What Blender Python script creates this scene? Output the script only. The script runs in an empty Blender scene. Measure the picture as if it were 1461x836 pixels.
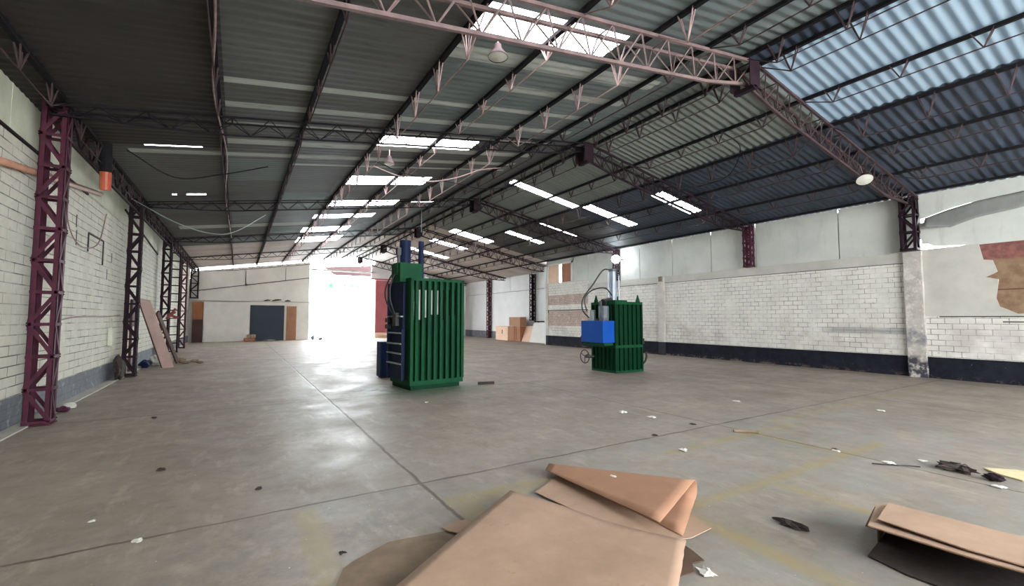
import bpy, math, random
from mathutils import Vector, Matrix
random.seed(7)
C = bpy.context.scene.collection
S = bpy.context.scene

# ------------------------------------------------------------------ camera, sky, exposure
cam_d = bpy.data.cameras.new('camera'); cam = bpy.data.objects.new('camera', cam_d); C.objects.link(cam)
cam_d.sensor_width = 36.0; cam_d.lens = 641.0/1461*36.0
cam_d.shift_x = 1.0/1461; cam_d.shift_y = -3.0/1461
cam_d.clip_start = 0.05; cam_d.clip_end = 400
cam.location = (0, 0, 1.6)
cam.rotation_euler = (math.radians(90+3.45), 0, math.radians(-31.28))
S.camera = cam
w = bpy.data.worlds.new('world'); S.world = w; w.use_nodes = True
bg = w.node_tree.nodes['Background']
bg.inputs[0].default_value = (0.93, 0.97, 1.0, 1); bg.inputs[1].default_value = 15.0
S.view_settings.view_transform = 'Standard'; S.view_settings.look = 'None'
S.view_settings.exposure = 1.0; S.view_settings.gamma = 1.0; S.view_settings.use_curve_mapping = False
S.cycles.max_bounces = 8; S.cycles.diffuse_bounces = 5; S.cycles.glossy_bounces = 3
S.cycles.transmission_bounces = 4; S.cycles.sample_clamp_indirect = 6.0
SKYLIGHT = 7.5        # daylight coming through the clear roof sheets

# ------------------------------------------------------------------ helpers
def lin(h):
    h = h.lstrip('#'); o = []
    for i in (0, 2, 4):
        v = int(h[i:i+2], 16)/255.0
        o.append(v/12.92 if v <= .04045 else ((v+.055)/1.055)**2.4)
    return (o[0], o[1], o[2], 1.0)

class MB:
    def __init__(s): s.v = []; s.f = []; s.m = []; s.mi = 0
    def add(s, vs, fs):
        n = len(s.v); s.v += [tuple(v) for v in vs]
        for f in fs: s.f.append(tuple(i+n for i in f)); s.m.append(s.mi)
        return s
    def box(s, a, b):
        x0, y0, z0 = a; x1, y1, z1 = b
        return s.add([(x0,y0,z0),(x1,y0,z0),(x1,y1,z0),(x0,y1,z0),(x0,y0,z1),(x1,y0,z1),(x1,y1,z1),(x0,y1,z1)],
                     [(0,3,2,1),(4,5,6,7),(0,1,5,4),(1,2,6,5),(2,3,7,6),(3,0,4,7)])
    def tube(s, p, q, r, n=6, r2=None):
        p = Vector(p); q = Vector(q); d = q-p
        if d.length < 1e-6: return s
        d.normalize(); a = d.orthogonal().normalized(); b = d.cross(a); r2 = r if r2 is None else r2
        vs = []
        for c, rr in ((p, r), (q, r2)):
            for i in range(n):
                t = 2*math.pi*i/n; vs.append(c+(a*math.cos(t)+b*math.sin(t))*rr)
        fs = [(i, (i+1) % n, n+(i+1) % n, n+i) for i in range(n)]
        fs += [tuple(range(n-1, -1, -1)), tuple(range(n, 2*n))]
        return s.add(vs, fs)
    def bar(s, p, q, w, h, up=(0, 0, 1)):
        p = Vector(p); q = Vector(q); d = (q-p).normalized(); u = Vector(up)
        a = d.cross(u)
        if a.length < 1e-4: a = d.orthogonal()
        a.normalize(); b = a.cross(d).normalized()
        vs = []
        for c in (p, q):
            for i, j in ((-1,-1),(1,-1),(1,1),(-1,1)): vs.append(c+a*(i*w/2)+b*(j*h/2))
        return s.add(vs, [(0,1,2,3),(7,6,5,4),(0,4,5,1),(1,5,6,2),(2,6,7,3),(3,7,4,0)])
    def poly(s, pts, r, n=6):
        for i in range(len(pts)-1): s.tube(pts[i], pts[i+1], r, n)
        return s
    def lathe(s, prof, c, n=20, axis='z'):
        vs = []; k = len(prof)
        for i in range(n):
            t = 2*math.pi*i/n
            for r, h in prof:
                if axis == 'z': v = (c[0]+r*math.cos(t), c[1]+r*math.sin(t), c[2]+h)
                elif axis == 'x': v = (c[0]+h, c[1]+r*math.cos(t), c[2]+r*math.sin(t))
                else: v = (c[0]+r*math.cos(t), c[1]+h, c[2]+r*math.sin(t))
                vs.append(v)
        fs = []
        for i in range(n):
            j = (i+1) % n
            for q in range(k-1): fs.append((i*k+q, j*k+q, j*k+q+1, i*k+q+1))
        return s.add(vs, fs)
    def ring(s, c, R, r, axis='x', n=24, m=6):
        vs = []; fs = []
        for i in range(n):
            t = 2*math.pi*i/n
            for j in range(m):
                u = 2*math.pi*j/m; rr = R+r*math.cos(u); h = r*math.sin(u)
                if axis == 'x': vs.append((c[0]+h, c[1]+rr*math.cos(t), c[2]+rr*math.sin(t)))
                elif axis == 'y': vs.append((c[0]+rr*math.cos(t), c[1]+h, c[2]+rr*math.sin(t)))
                else: vs.append((c[0]+rr*math.cos(t), c[1]+rr*math.sin(t), c[2]+h))
        for i in range(n):
            for j in range(m):
                a = (i+1) % n; b = (j+1) % m
                fs.append((i*m+j, a*m+j, a*m+b, i*m+b))
        return s.add(vs, fs)
    def slab(s, pts, t):
        """closed sheet: outline pts (3-D, top side), thickness t downward"""
        n = len(pts); vs = [Vector(p) for p in pts]+[Vector(p)-Vector((0,0,t)) for p in pts]
        fs = [tuple(range(n)), tuple(range(2*n-1, n-1, -1))]
        for i in range(n):
            j = (i+1) % n; fs.append((i, n+i, n+j, j))
        return s.add(vs, fs)
    def build(s, name, mat, parent=None, smooth=False, bevel=0):
        off = Vector((0, 0, 0))
        if parent is not None:
            off = Vector(parent.get('_o', (0, 0, 0)))
        me = bpy.data.meshes.new(name)
        me.from_pydata([tuple(Vector(v)-off) for v in s.v], [], s.f)
        for m in (mat if isinstance(mat, (list, tuple)) else [mat]): me.materials.append(m)
        if isinstance(mat, (list, tuple)):
            for p, i in zip(me.polygons, s.m): p.material_index = i
        if smooth:
            for p in me.polygons: p.use_smooth = True
        me.update()
        o = bpy.data.objects.new(name, me); C.objects.link(o)
        if parent is not None: o.parent = parent; o['_o'] = list(off)
        if bevel:
            b = o.modifiers.new('bevel', 'BEVEL'); b.width = bevel; b.segments = 2; b.limit_method = 'ANGLE'
        return o

def tag(o, label=None, cat=None, group=None, kind=None):
    if label: o['label'] = label
    if cat: o['category'] = cat
    if group: o['group'] = group
    if kind: o['kind'] = kind
    return o
def empty(name, loc, label, cat, group=None):
    o = bpy.data.objects.new(name, None); C.objects.link(o); o.location = loc; o['_o'] = list(loc)
    o.empty_display_size = .1
    return tag(o, label, cat, group)
def struct(mb, name, mat, **k): return tag(mb.build(name, mat, **k), kind='structure')
def copy_tree(o, parent=None):
    c = o.copy(); C.objects.link(c); c.parent = parent
    for ch in [x for x in bpy.data.objects if x.parent == o]: copy_tree(ch, c)
    return c
def origin_to(o, p):
    """put a single mesh's origin at p"""
    p = Vector(p)
    for v in o.data.vertices: v.co -= p
    o.location = p
    return o

# ------------------------------------------------------------------ materials
class NT:
    def __init__(s, name):
        s.mat = bpy.data.materials.new(name); s.mat.use_nodes = True
        s.t = s.mat.node_tree; s.b = s.t.nodes['Principled BSDF']
        s.pos = s.t.nodes.new('ShaderNodeNewGeometry').outputs['Position']
        s._sep = None
    def n(s, ty): return s.t.nodes.new(ty)
    def put(s, sock, v):
        if isinstance(v, bpy.types.NodeSocket): s.t.links.new(v, sock)
        else: sock.default_value = v
    def math(s, op, a, b=0.0, c=None, clamp=False):
        m = s.n('ShaderNodeMath'); m.operation = op; m.use_clamp = clamp
        s.put(m.inputs[0], a); s.put(m.inputs[1], b)
        if c is not None: s.put(m.inputs[2], c)
        return m.outputs[0]
    def xyz(s):
        if s._sep is None:
            q = s.n('ShaderNodeSeparateXYZ'); s.t.links.new(s.pos, q.inputs[0]); s._sep = q.outputs
        return s._sep
    def noise(s, scale, detail=4, rough=.6, vec=None, stretch=None):
        k = s.n('ShaderNodeTexNoise'); v = vec or s.pos
        if stretch:
            mp = s.n('ShaderNodeMapping'); mp.inputs['Scale'].default_value = stretch
            s.t.links.new(v, mp.inputs[0]); v = mp.outputs[0]
        s.t.links.new(v, k.inputs['Vector'])
        k.inputs['Scale'].default_value = scale; k.inputs['Detail'].default_value = detail
        k.inputs['Roughness'].default_value = rough
        return k.outputs[0]
    def ramp(s, f, lo, hi, a=0.0, b=1.0):
        m = s.n('ShaderNodeMapRange'); s.put(m.inputs[0], f)
        m.inputs[1].default_value = lo; m.inputs[2].default_value = hi
        m.inputs[3].default_value = a; m.inputs[4].default_value = b
        return m.outputs[0]
    def mix(s, f, a, b, mode='MIX'):
        m = s.n('ShaderNodeMix'); m.data_type = 'RGBA'; m.blend_type = mode
        s.put(m.inputs[0], f); s.put(m.inputs[6], a); s.put(m.inputs[7], b)
        return m.outputs[2]
    def near(s, c, at, w, soft=.4):
        """1 within w of c==at"""
        d = s.math('ABSOLUTE', s.math('SUBTRACT', c, at))
        return s.ramp(d, w*(1-soft), w*(1+soft), 1, 0)
    def rect(s, x0, x1, y0, y1, e=.05, cx=None, cy=None):
        x = cx if cx is not None else s.xyz()[0]; y = cy if cy is not None else s.xyz()[1]
        a = s.math('MULTIPLY', s.ramp(x, x0-e, x0+e), s.ramp(x, x1-e, x1+e, 1, 0))
        b = s.math('MULTIPLY', s.ramp(y, y0-e, y0+e), s.ramp(y, y1-e, y1+e, 1, 0))
        return s.math('MULTIPLY', a, b)
    def bump(s, h, st=.3, dist=.02):
        b = s.n('ShaderNodeBump'); b.inputs['Strength'].default_value = st; b.inputs['Distance'].default_value = dist
        s.put(b.inputs['Height'], h); s.t.links.new(b.outputs[0], s.b.inputs['Normal'])
    def done(s, col, rough=.7, metal=0.0, spec=None):
        s.put(s.b.inputs['Base Color'], col); s.put(s.b.inputs['Roughness'], rough)
        s.b.inputs['Metallic'].default_value = metal
        if spec is not None: s.b.inputs['Specular IOR Level'].default_value = spec
        return s.mat

def plain(name, a, b=None, scale=6, rough=.6, metal=0, lo=.35, hi=.7, bump=0, stretch=None, spec=None):
    t = NT(name); b = b or a
    f = t.ramp(t.noise(scale, 5, .65, stretch=stretch), lo, hi)
    if bump: t.bump(f, bump, .01)
    return t.done(t.mix(f, lin(a), lin(b)), rough, metal, spec)

def brick(name, paint, paint2, mortar, offx=0.0, offz=0.0, bare='#8a6a58', bare_amt=.72, bw=.29, bh=.145, ms=.008, extra=None):
    """painted brick on a wall that runs along Y"""
    t = NT(name); x, y, z = t.xyz()
    cb = t.n('ShaderNodeCombineXYZ'); t.put(cb.inputs[0], t.math('ADD', y, offx)); t.put(cb.inputs[1], t.math('ADD', z, offz))
    # wobble
    br = t.n('ShaderNodeTexBrick'); t.t.links.new(cb.outputs[0], br.inputs['Vector'])
    br.inputs['Scale'].default_value = 1.0; br.inputs['Brick Width'].default_value = bw; br.inputs['Row Height'].default_value = bh
    br.inputs['Mortar Size'].default_value = ms; br.inputs['Mortar Smooth'].default_value = .35
    fac = br.outputs['Fac']
    big = t.noise(.7, 4, .6)
    keep = t.ramp(t.noise(1.7, 3, .6), .36, .62, .12, 1.0)      # paint fills many joints
    fac = t.math('MULTIPLY', fac, keep)
    c = t.mix(t.ramp(t.noise(2.3, 5, .7), .35, .7), lin(paint), lin(paint2))
    c = t.mix(t.ramp(t.noise(9, 4, .7, stretch=(1, 1, 1.6)), bare_amt-.06, bare_amt+.03), c, lin(bare))
    if extra: c = extra(t, c)
    c = t.mix(fac, c, lin(mortar))
    t.bump(t.math('SUBTRACT', t.math('MULTIPLY', t.noise(30, 3), .3), fac), .5, .012)
    return t.done(c, .75)

M = {}
def stain_right(t, c):
    x, y, z = t.xyz(); n = t.noise(2.2, 4, .7)
    m = t.math('MULTIPLY', t.rect(0, 1, 4.9, 7.0, .25, cx=t.math('MULTIPLY', x, .01), cy=y), 1.0)
    m = t.math('MULTIPLY', m, t.near(z, t.math('ADD', 1.18, t.math('MULTIPLY', n, .1)), .07, .8))
    c = t.mix(t.math('MULTIPLY', m, .8), c, lin('#65656b'))
    m2 = t.math('MULTIPLY', t.ramp(z, .5, .9, 1, 0), t.ramp(n, .4, .6))
    c = t.mix(t.math('MULTIPLY', m2, .25), c, lin('#9a938c'))
    m3 = t.math('MULTIPLY', t.near(z, 1.05, .35, .7), t.ramp(t.noise(1.1, 4, .6), .45, .62))
    return t.mix(t.math('MULTIPLY', m3, .5), c, lin('#9b8f87'))
M['brick_r'] = brick('painted_brick_white', '#d6d2c9', '#c4c0b7', '#6f6961', bare='#9a857a', bare_amt=.68, extra=stain_right)
M['brick_l'] = brick('painted_brick_cream', '#d2cfc2', '#bebbaa', '#5c5950', bare='#8b7c6a', bare_amt=.70, bw=.62, bh=.15, ms=.010)
M['lattice'] = brick('bare_pink_brick', '#b49c90', '#a08a80', '#6d5c54', bw=.16, bh=.10, ms=.012, bare='#d8cfc6', bare_amt=.62)

t = NT('upper_panels'); x, y, z = t.xyz()
c = t.mix(t.ramp(t.noise(.9, 5, .6), .35, .7), lin('#c6c7bf'), lin('#b5b6b0'))
c = t.mix(t.math('MULTIPLY', t.ramp(t.noise(3, 4, .7, stretch=(1, 1, .25)), .55, .75), .35), c, lin('#8f8d85'))
M['panel'] = t.done(c, .7)
M['panel_l'] = plain('upper_panels_left', '#cdcfba', '#b3b5a0', 1.3, .7)
M['plaster'] = plain('cream_plaster', '#bab6ad', '#aba79e', 1.5, .8, bump=.1)
M['endwall'] = plain('end_wall_paint', '#e2e0da', '#d4d1ca', .8, .8)
M['farwall'] = plain('far_wall_paint', '#dcdcdc', '#cfcfce', .8, .7)
M['sheet_grey'] = plain('shaded_grey_sheet', '#8d8c88', '#7a7976', 2, .7)  # darker grey paints the shade of the inward curl
M['seam'] = plain('seam_dark', '#4c4a48', '#3b3937', 8, .9)

t = NT('dado_black'); x, y, z = t.xyz()
c = t.mix(t.ramp(t.noise(3, 5, .7), .4, .7), lin('#16171f'), lin('#22232c'))
chip = t.math('MULTIPLY', t.ramp(t.noise(5, 5, .7, stretch=(1, 1, 1.5)), .50, .57), t.ramp(z, .02, .13, 1, 0))
chip = t.math('MULTIPLY', chip, t.math('MAXIMUM', .25, t.rect(0, 1, 7.5, 14, .8, cx=t.math('MULTIPLY', x, .01), cy=y)))
c = t.mix(chip, c, lin('#8d776f'))
c = t.mix(t.math('MULTIPLY', t.ramp(t.noise(14, 3, .7), .70, .75), .6), c, lin('#9b9a9a'))
M['dado'] = t.done(c, .8, spec=.15)
t = NT('dado_grey'); x, y, z = t.xyz()
c = t.mix(t.ramp(t.noise(2.5, 5, .7), .4, .7), lin('#62656b'), lin('#50535a'))
br = t.n('ShaderNodeTexBrick'); cb = t.n('ShaderNodeCombineXYZ'); t.put(cb.inputs[0], y); t.put(cb.inputs[1], z)
t.t.links.new(cb.outputs[0], br.inputs['Vector']); br.inputs['Scale'].default_value = 1
br.inputs['Brick Width'].default_value = .3; br.inputs['Row Height'].default_value = .15; br.inputs['Mortar Size'].default_value = .008
c = t.mix(t.math('MULTIPLY', br.outputs['Fac'], .5), c, lin('#3a3b40'))
c = t.mix(t.math('MULTIPLY', t.ramp(t.noise(6, 4, .7), .58, .66), .5), c, lin('#a3a29e'))
M['dado_l'] = t.done(c, .7)

t = NT('concrete_pilaster'); x, y, z = t.xyz()
c = t.mix(t.ramp(t.noise(3, 5, .7), .35, .65), lin('#b9b3aa'), lin('#9d958c'))
c = t.mix(t.math('MULTIPLY', t.ramp(t.noise(7, 5, .7), .52, .62), .6), c, lin('#cfcac0'))
c = t.mix(t.math('MULTIPLY', t.near(z, 1.1, .22, .6), t.ramp(t.noise(4, 3), .4, .55)), c, lin('#77767a'))
c = t.mix(t.math('MULTIPLY', t.ramp(z, .5, .62, 1, 0), t.ramp(t.noise(6, 4), .4, .55)), c, lin('#3a3940'))
t.bump(t.noise(12, 5), .5, .03)
M['pilaster'] = t.done(c, .85)
t = NT('plaster_pillar'); x, y, z = t.xyz(); M['pilaster2'] = t.done(t.mix(t.ramp(z, .55, .57, 1, 0), t.mix(t.ramp(t.noise(3, 4), .4, .6), lin('#c2bdb4'), lin('#b3aea6')), lin('#1a1b22')), .8)

# floor: slabs with joints, worn yellow paint, stains
t = NT('worn_concrete_floor'); x, y, z = t.xyz()
wob = t.math('MULTIPLY', t.math('SUBTRACT', t.noise(2.5, 3), .5), .06)
xw = t.math('ADD', x, wob); yw = t.math('ADD', y, wob)
c = t.mix(t.ramp(t.noise(.45, 5, .6), .35, .65), lin('#82776b'), lin('#978a7d'))
c = t.mix(t.ramp(t.noise(2.2, 6, .7), .42, .72, 0, .45), c, lin('#6f675f'))
c = t.mix(t.ramp(t.noise(.9, 4, .6, stretch=(1, .4, 1)), .5, .7, 0, .5), c, lin('#9c8a7e'))
c = t.mix(t.ramp(t.noise(14, 4, .75), .58, .72, 0, .35), c, lin('#6d6862'))
c = t.mix(t.ramp(t.noise(6.5, 6, .75), .44, .66, 0, .38), c, lin('#5f584f'))
c = t.mix(t.ramp(t.noise(3.1, 5, .7, stretch=(1.6, .5, 1)), .54, .68, 0, .4), c, lin('#b3a699'))
# greyer zone at near right
gz = t.math('MULTIPLY', t.rect(1.6, 9, -2, 4.6, .8), t.ramp(t.noise(1.6, 5, .7), .38, .62))
c = t.mix(t.math('MULTIPLY', gz, .55), c, lin('#85868 2'.replace(' ', '')))
c = t.mix(t.math('MULTIPLY', t.math('MULTIPLY', t.rect(-.4, 1.55, 2.4, 4.2, .25), t.ramp(t.noise(3.5, 5, .7), .45, .62)), .5), c, lin('#6c6b68'))
# green paint overspray round the near press
dx = t.math('SUBTRACT', x, 3.7); dy = t.math('SUBTRACT', y, 9.6)
d = t.math('SQRT', t.math('ADD', t.math('MULTIPLY', dx, dx), t.math('MULTIPLY', t.math('MULTIPLY', dy, dy), 2.0)))
c = t.mix(t.math('MULTIPLY', t.ramp(d, .7, 1.6, 1, 0), t.ramp(t.noise(2.5, 4), .3, .6, .3, .8)), c, lin('#47634e'))
c = t.mix(t.math('MULTIPLY', t.math('MULTIPLY', t.rect(2.35, 2.95, 9.7, 10.9, .2), t.ramp(t.noise(3, 3), .4, .55)), .8), c, lin('#aebbb6'))
yel = None
for r in ((.44, .62, 2.6, 4.2), (1.6, 1.85, 3.15, 3.75), (1.6, 2.9, 3.55, 3.8), (3.3, 7.1, 2.5, 2.62), (4.4, 7.2, 3.62, 3.75), (3.08, 3.25, .8, 2.5), (4.44, 4.56, 1.2, 2.5), (6.1, 6.25, 2.6, 3.7), (7, 14, 3.9, 4.0)):
    m = t.rect(*r, e=.04, cx=xw, cy=yw)
    yel = m if yel is None else t.math('MAXIMUM', yel, m)
ym = t.math('MULTIPLY', yel, t.ramp(t.noise(3.2, 5, .7), .34, .6, .25, .95))
c = t.mix(t.math('MULTIPLY', ym, .7), c, lin('#94804f'))
jt = None
for ax, at, wd in (('y', 4.27, .018), ('y', 9.5, .016), ('y', 14.75, .02), ('y', 20.0, .02), ('x', 1.57, .020), ('x', 6.2, .016), ('x', 10.85, .018), ('x', 15.4, .02), ('y', -.95, .02), ('y', 25.2, .02), ('y', 30.5, .02)):
    m = t.near(xw if ax == 'x' else yw, at, wd*.8, .5)
    jt = m if jt is None else t.math('MAXIMUM', jt, m)
jt = t.math('MULTIPLY', jt, t.ramp(t.noise(1.3, 4), .3, .5, .55, 1))
halo = t.math('MULTIPLY', t.near(yw, 4.27, .16, .8), t.ramp(t.noise(4, 4), .45, .65, 0, .5))
c = t.mix(halo, c, lin('#6f6861'))
c = t.mix(jt, c, lin('#58483c'))
# paint specks
c = t.mix(t.ramp(t.noise(26, 2, .5), .74, .77, 0, .8), c, lin('#c9c4bb'))
t.bump(t.math('SUBTRACT', t.math('MULTIPLY', t.noise(10, 6, .7), .3), jt), .35, .02)
M['floor'] = t.done(c, t.ramp(t.noise(1.2, 5, .7), .35, .7, .42, .68), spec=.5)

def roofmat(name, a, b, spec=.3):
    t = NT(name)
    f = t.ramp(t.noise(.8, 5, .7, stretch=(.5, 1.5, 1)), .35, .68)
    c = t.mix(f, lin(a), lin(b))
    c = t.mix(t.ramp(t.noise(5, 4, .7, stretch=(.3, 2.5, 1)), .56, .7, 0, .5), c, lin('#2a2624'))
    return t.done(c, .6, spec=spec)
M['roof_dark'] = roofmat('roof_sheet_dark', '#4a4a48', '#5a5b5a')
M['roof_mid'] = roofmat('roof_sheet_teal_grey', '#5a6463', '#68706f')
M['roof_darkest'] = roofmat('roof_sheet_darkest', '#353231', '#2e2b2a')  # darkest sheet tone, along the near left eave
M['roof_blue'] = roofmat('roof_sheet_blue_grey', '#363e4b', '#414b5a')
M['roof_grey'] = roofmat('roof_sheet_light_grey', '#737a77', '#7e847f')
M['roof_far'] = roofmat('roof_sheet_glow_pale', '#c9beb6', '#b0a49d')  # paler tone painted in for the light spilling from the doorway
M['roof_faded'] = roofmat('roof_sheet_faded', '#a7aca4', '#989d95')
t = NT('dim_fibreglass')
f = t.ramp(t.noise(1.5, 4, .6), .35, .7)
tr = t.n('ShaderNodeBsdfTranslucent'); t.put(tr.inputs[0], t.mix(f, (.0022, .0032, .0046, 1), (.0015, .0024, .0037, 1)))
df = t.n('ShaderNodeBsdfDiffuse'); df.inputs[0].default_value = lin('#86969f')
ad = t.n('ShaderNodeAddShader'); t.t.links.new(tr.outputs[0], ad.inputs[0]); t.t.links.new(df.outputs[0], ad.inputs[1])
t.t.links.new(ad.outputs[0], t.t.nodes['Material Output'].inputs[0]); M['fibre'] = t.mat
t = NT('bright_skylight')
em = t.n('ShaderNodeEmission'); em.inputs[1].default_value = SKYLIGHT
t.put(em.inputs[0], t.mix(t.ramp(t.noise(3, 3), .4, .6), (.95, .98, 1, 1), (.85, .9, .95, 1)))
t.t.links.new(em.outputs[0], t.t.nodes['Material Output'].inputs[0]); M['skylight'] = t.mat

M['maroon'] = plain('maroon_primer_steel', '#4d1f30', '#361a26', 5, .6, spec=.2)
M['maroon_dark'] = plain('dark_maroon_steel', '#2b1a22', '#1b1419', 5, .7, spec=.15)
M['purlin'] = plain('dark_purlin_steel', '#17171b', '#1f1b1e', 5, .8, spec=.1)
M['rust_lit'] = plain('pinkish_lit_rusty_steel', '#9a8280', '#7c5e58', 6, .6)
M['truss_a'] = plain('grey_brown_truss_steel', '#77625f', '#5a4a49', 4, .6)
M['truss'] = plain('brown_grey_steel', '#4a3a3b', '#2f2729', 5, .7, spec=.15)
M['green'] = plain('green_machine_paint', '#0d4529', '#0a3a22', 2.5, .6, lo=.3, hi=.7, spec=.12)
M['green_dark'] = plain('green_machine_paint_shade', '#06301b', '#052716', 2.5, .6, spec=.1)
M['navy'] = plain('navy_machine_paint', '#141f3c', '#101a33', 3, .6, spec=.15)
M['navy_cab'] = plain('navy_cabinet_paint', '#20355f', '#1b2e54', 3, .5, spec=.2)
M['blue'] = plain('blue_tank_paint', '#02479c', '#01408f', 2, .5, spec=.2)
M['black'] = plain('black_rubber', '#17171a', '#222226', 6, .5)
M['chrome'] = plain('hydraulic_steel', '#9aa3b2', '#828b9b', 4, .35, metal=.2)
M['grey_m'] = plain('motor_grey', '#5a626a', '#444b52', 5, .5)
M['lightbar'] = plain('pale_steel_bar', '#8f9a97', '#7b8683', 6, .5)
t = NT('cardboard'); f = t.ramp(t.noise(2.5, 6, .7), .35, .68)
c = t.mix(f, lin('#a98c78'), lin('#9a7f6b'))
c = t.mix(t.ramp(t.noise(9, 4, .7), .64, .72, 0, .4), c, lin('#7e6450'))
c = t.mix(t.ramp(t.noise(1.1, 4, .6, stretch=(.4, 2, 1)), .52, .7, 0, .35), c, lin('#8f7462'))
t.bump(t.noise(5, 5, .6), .25, .02); M['card'] = t.done(c, .8, spec=.2)
M['card_dark'] = plain('dark_shaded_cardboard', '#84705c', '#6d5b4a', 4, .85)  # dark tone also carries the shade under the big sheet
M['card_red'] = plain('red_brown_cardboard', '#a1775d', '#916a52', 3, .8)
M['card_in'] = plain('cardboard_inner', '#5a4232', '#4a3527', 5, .9)
M['wood'] = plain('orange_plywood', '#9c6440', '#855034', 3, .7, stretch=(1, 1, .3))
M['wood_d'] = plain('dark_stained_board', '#4a2a22', '#38201c', 3, .7)
M['pinkboard'] = plain('pale_pink_board', '#b39a90', '#a58c82', 3, .7)
M['peach'] = plain('peach_board', '#e0bfa6', '#d5b096', 2, .8)
M['white'] = plain('white_paint', '#dedcd6', '#d2d0ca', 2, .6)
M['navydoor'] = plain('navy_door_paint', '#18253a', '#131f33', 1.5, .6)
M['redsteel'] = plain('red_oxide_door', '#a4585c', '#94494f', 1.2, .6)
M['copper'] = plain('copper_red_pipe', '#b98a72', '#a87860', 4, .45)
M['orange'] = plain('orange_plastic', '#b54f2c', '#9c4427', 4, .5)
M['red_d'] = plain('dull_red_paint', '#7c302c', '#6a2826', 6, .6)
M['debris'] = plain('dark_debris', '#2c2422', '#3c302c', 20, .9)
M['paper'] = plain('white_paper', '#d9d6cf', '#c5c1b8', 10, .8)
M['bluewhite'] = plain('yard_wall_paint', '#dfe8ea', '#d5dfe2', .5, .8)
M['brown_s'] = plain('maroon_roof_edge', '#22060a', '#2c080c', 2, .8)
M['greensign'] = plain('green_leaf_emblem', '#0a3a24', '#0a3320', 2, .8)
M['cyansign'] = plain('pale_cyan_lettering', '#20787c', '#1c6c70', 2, .8)
M['lampglass'] = plain('milky_lens', '#c9c8bc', '#b8b7aa', 8, .3)
M['yellowstick'] = plain('pale_bark_board', '#cdbf98', '#bfae85', 8, .8)
t = NT('exposed_backing'); x, y, z = t.xyz()
c = t.mix(t.ramp(t.noise(4, 5, .7), .4, .6), lin('#8a7058'), lin('#785c46'))
c = t.mix(t.ramp(z, 3.02, 3.08), c, t.mix(t.ramp(t.noise(9, 4), .4, .6), lin('#6e4440'), lin('#86564c')))
c = t.mix(t.near(z, 2.3, .015), c, lin('#5c3c30')); M['backing'] = t.done(c, .85)
t = NT('bulb_light'); em = t.n('ShaderNodeEmission'); em.inputs[0].default_value = (.85, .93, 1, 1); em.inputs[1].default_value = 25
t.t.links.new(em.outputs[0], t.t.nodes['Material Output'].inputs[0]); M['bulb'] = t.mat

# ------------------------------------------------------------------ setting
RX, RZ, SL, SR = 8.05, 6.5, .148, .19
def rz(x): return RZ-SL*(RX-x) if x < RX else RZ-SR*(x-RX)
YB, YE = -7.0, 36.6
XL, XR, XR2, YS = -2.8, 15.9, 17.45, 22.1

struct(MB().box((XL-.3, YB-.3, -.2), (XR2+.3, YE+.2, 0)), 'floor', M['floor'])

# corrugated ceiling, sheet colours by region, skylight bays left out
sky_rects = [(2.62, 5.2, 4.93, 5.57), (2.62, 5.1, 9.98, 10.65), (2.7, 5.15, 13.33, 14.27), (2.7, 5.1, 16.5, 17.4), (5.7, 6.6, 16.8, 17.0),
             (2.48, 4.84, 19.0, 19.8), (2.4, 4.45, 22.0, 23.3), (2.5, 4.65, 24.8, 26.6),
             (8.2, 11.2, 13.25, 13.68), (11.3, 13.8, 12.75, 13.25), (11.9, 13.9, 9.9, 10.05), (11.9, 13.9, 10.12, 10.24), (11.9, 13.9, 10.31, 10.41),
             (9.5, 11.85, 21.3, 22.05), (9.6, 11.8, 24.4, 25.25), (9.2, 12.2, 28.2, 28.9), (11.3, 13.4, 18.7, 19.2), (11.5, 13.55, 16.25, 16.5),
             (2.62, 5.2, -1.6, -.6), (2.62, 5.2, -5.2, -4.4), (11.3, 13.8, -3.6, -2.6), (8.3, 11.0, -5.9, -5.2)]
slits = [(-1.35, -.9, 15.5, 15.6), (-1.68, -1.58, 15.5, 15.6), (-1.7, -.75, 11.28, 11.33), (5.35, 7.0, 4.95, 4.99)]
xs = sorted({-2.95, -2.0, -.3, 1.0, 6.4, RX, 8.35, 11.05, 13.8, 16.0, 17.7, 7.3, 3.95, 9.85, 12.6, 14.2, 7.2} | {v for r in sky_rects+slits for v in r[:2]})
dy = .045; ny = int((YE+.05-YB)/dy)
yy = [YB+i*dy for i in range(ny+1)]
def hit(rs, x, y): return any(r[0] < x < r[1] and r[2] < y < r[3] for r in rs)
mats = ['roof_dark', 'roof_mid', 'roof_darkest', 'roof_blue', 'roof_grey', 'roof_far', 'roof_faded', 'fibre']
def roofkind(x, y):
    if x < RX:
        for r in ((-.3, 7.2, 7.88, 8.12), (-.3, 7.2, 8.78, 9.06), (-.3, 7.2, 9.72, 9.9), (0.1, 7.2, 10.7, 10.95), (2.62, 7.2, 5.95, 6.35), (3.95, 7.2, 6.95, 7.22), (-2, 7.2, 11.6, 11.8), (1., 7.2, 12.3, 12.4), (-2, 2.6, 20.6, 21.3)):
            if r[0] < x < r[1] and r[2] < y < r[3]: return 6
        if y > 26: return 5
        if x < -.3: return 2 if y < 11.3 else 0
        if x > 2.62 and y < 9.5: return 1
        return 1 if (y > 12 and int(y/2.1+x) % 3 == 0) else 0
    if y < 4.75:
        return 7 if 8.35 < x < 11.05 else 3
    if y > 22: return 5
    if x < 11.1: return 4
    return 3 if y < 14 else 0
mb = MB(); nx = len(xs)
for y in yy:
    wv = .018*math.sin(2*math.pi*y/.18)
    for x in xs: mb.v.append((x, y, rz(x)+wv*(.45 if x < RX-.1 else 1)))
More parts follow.
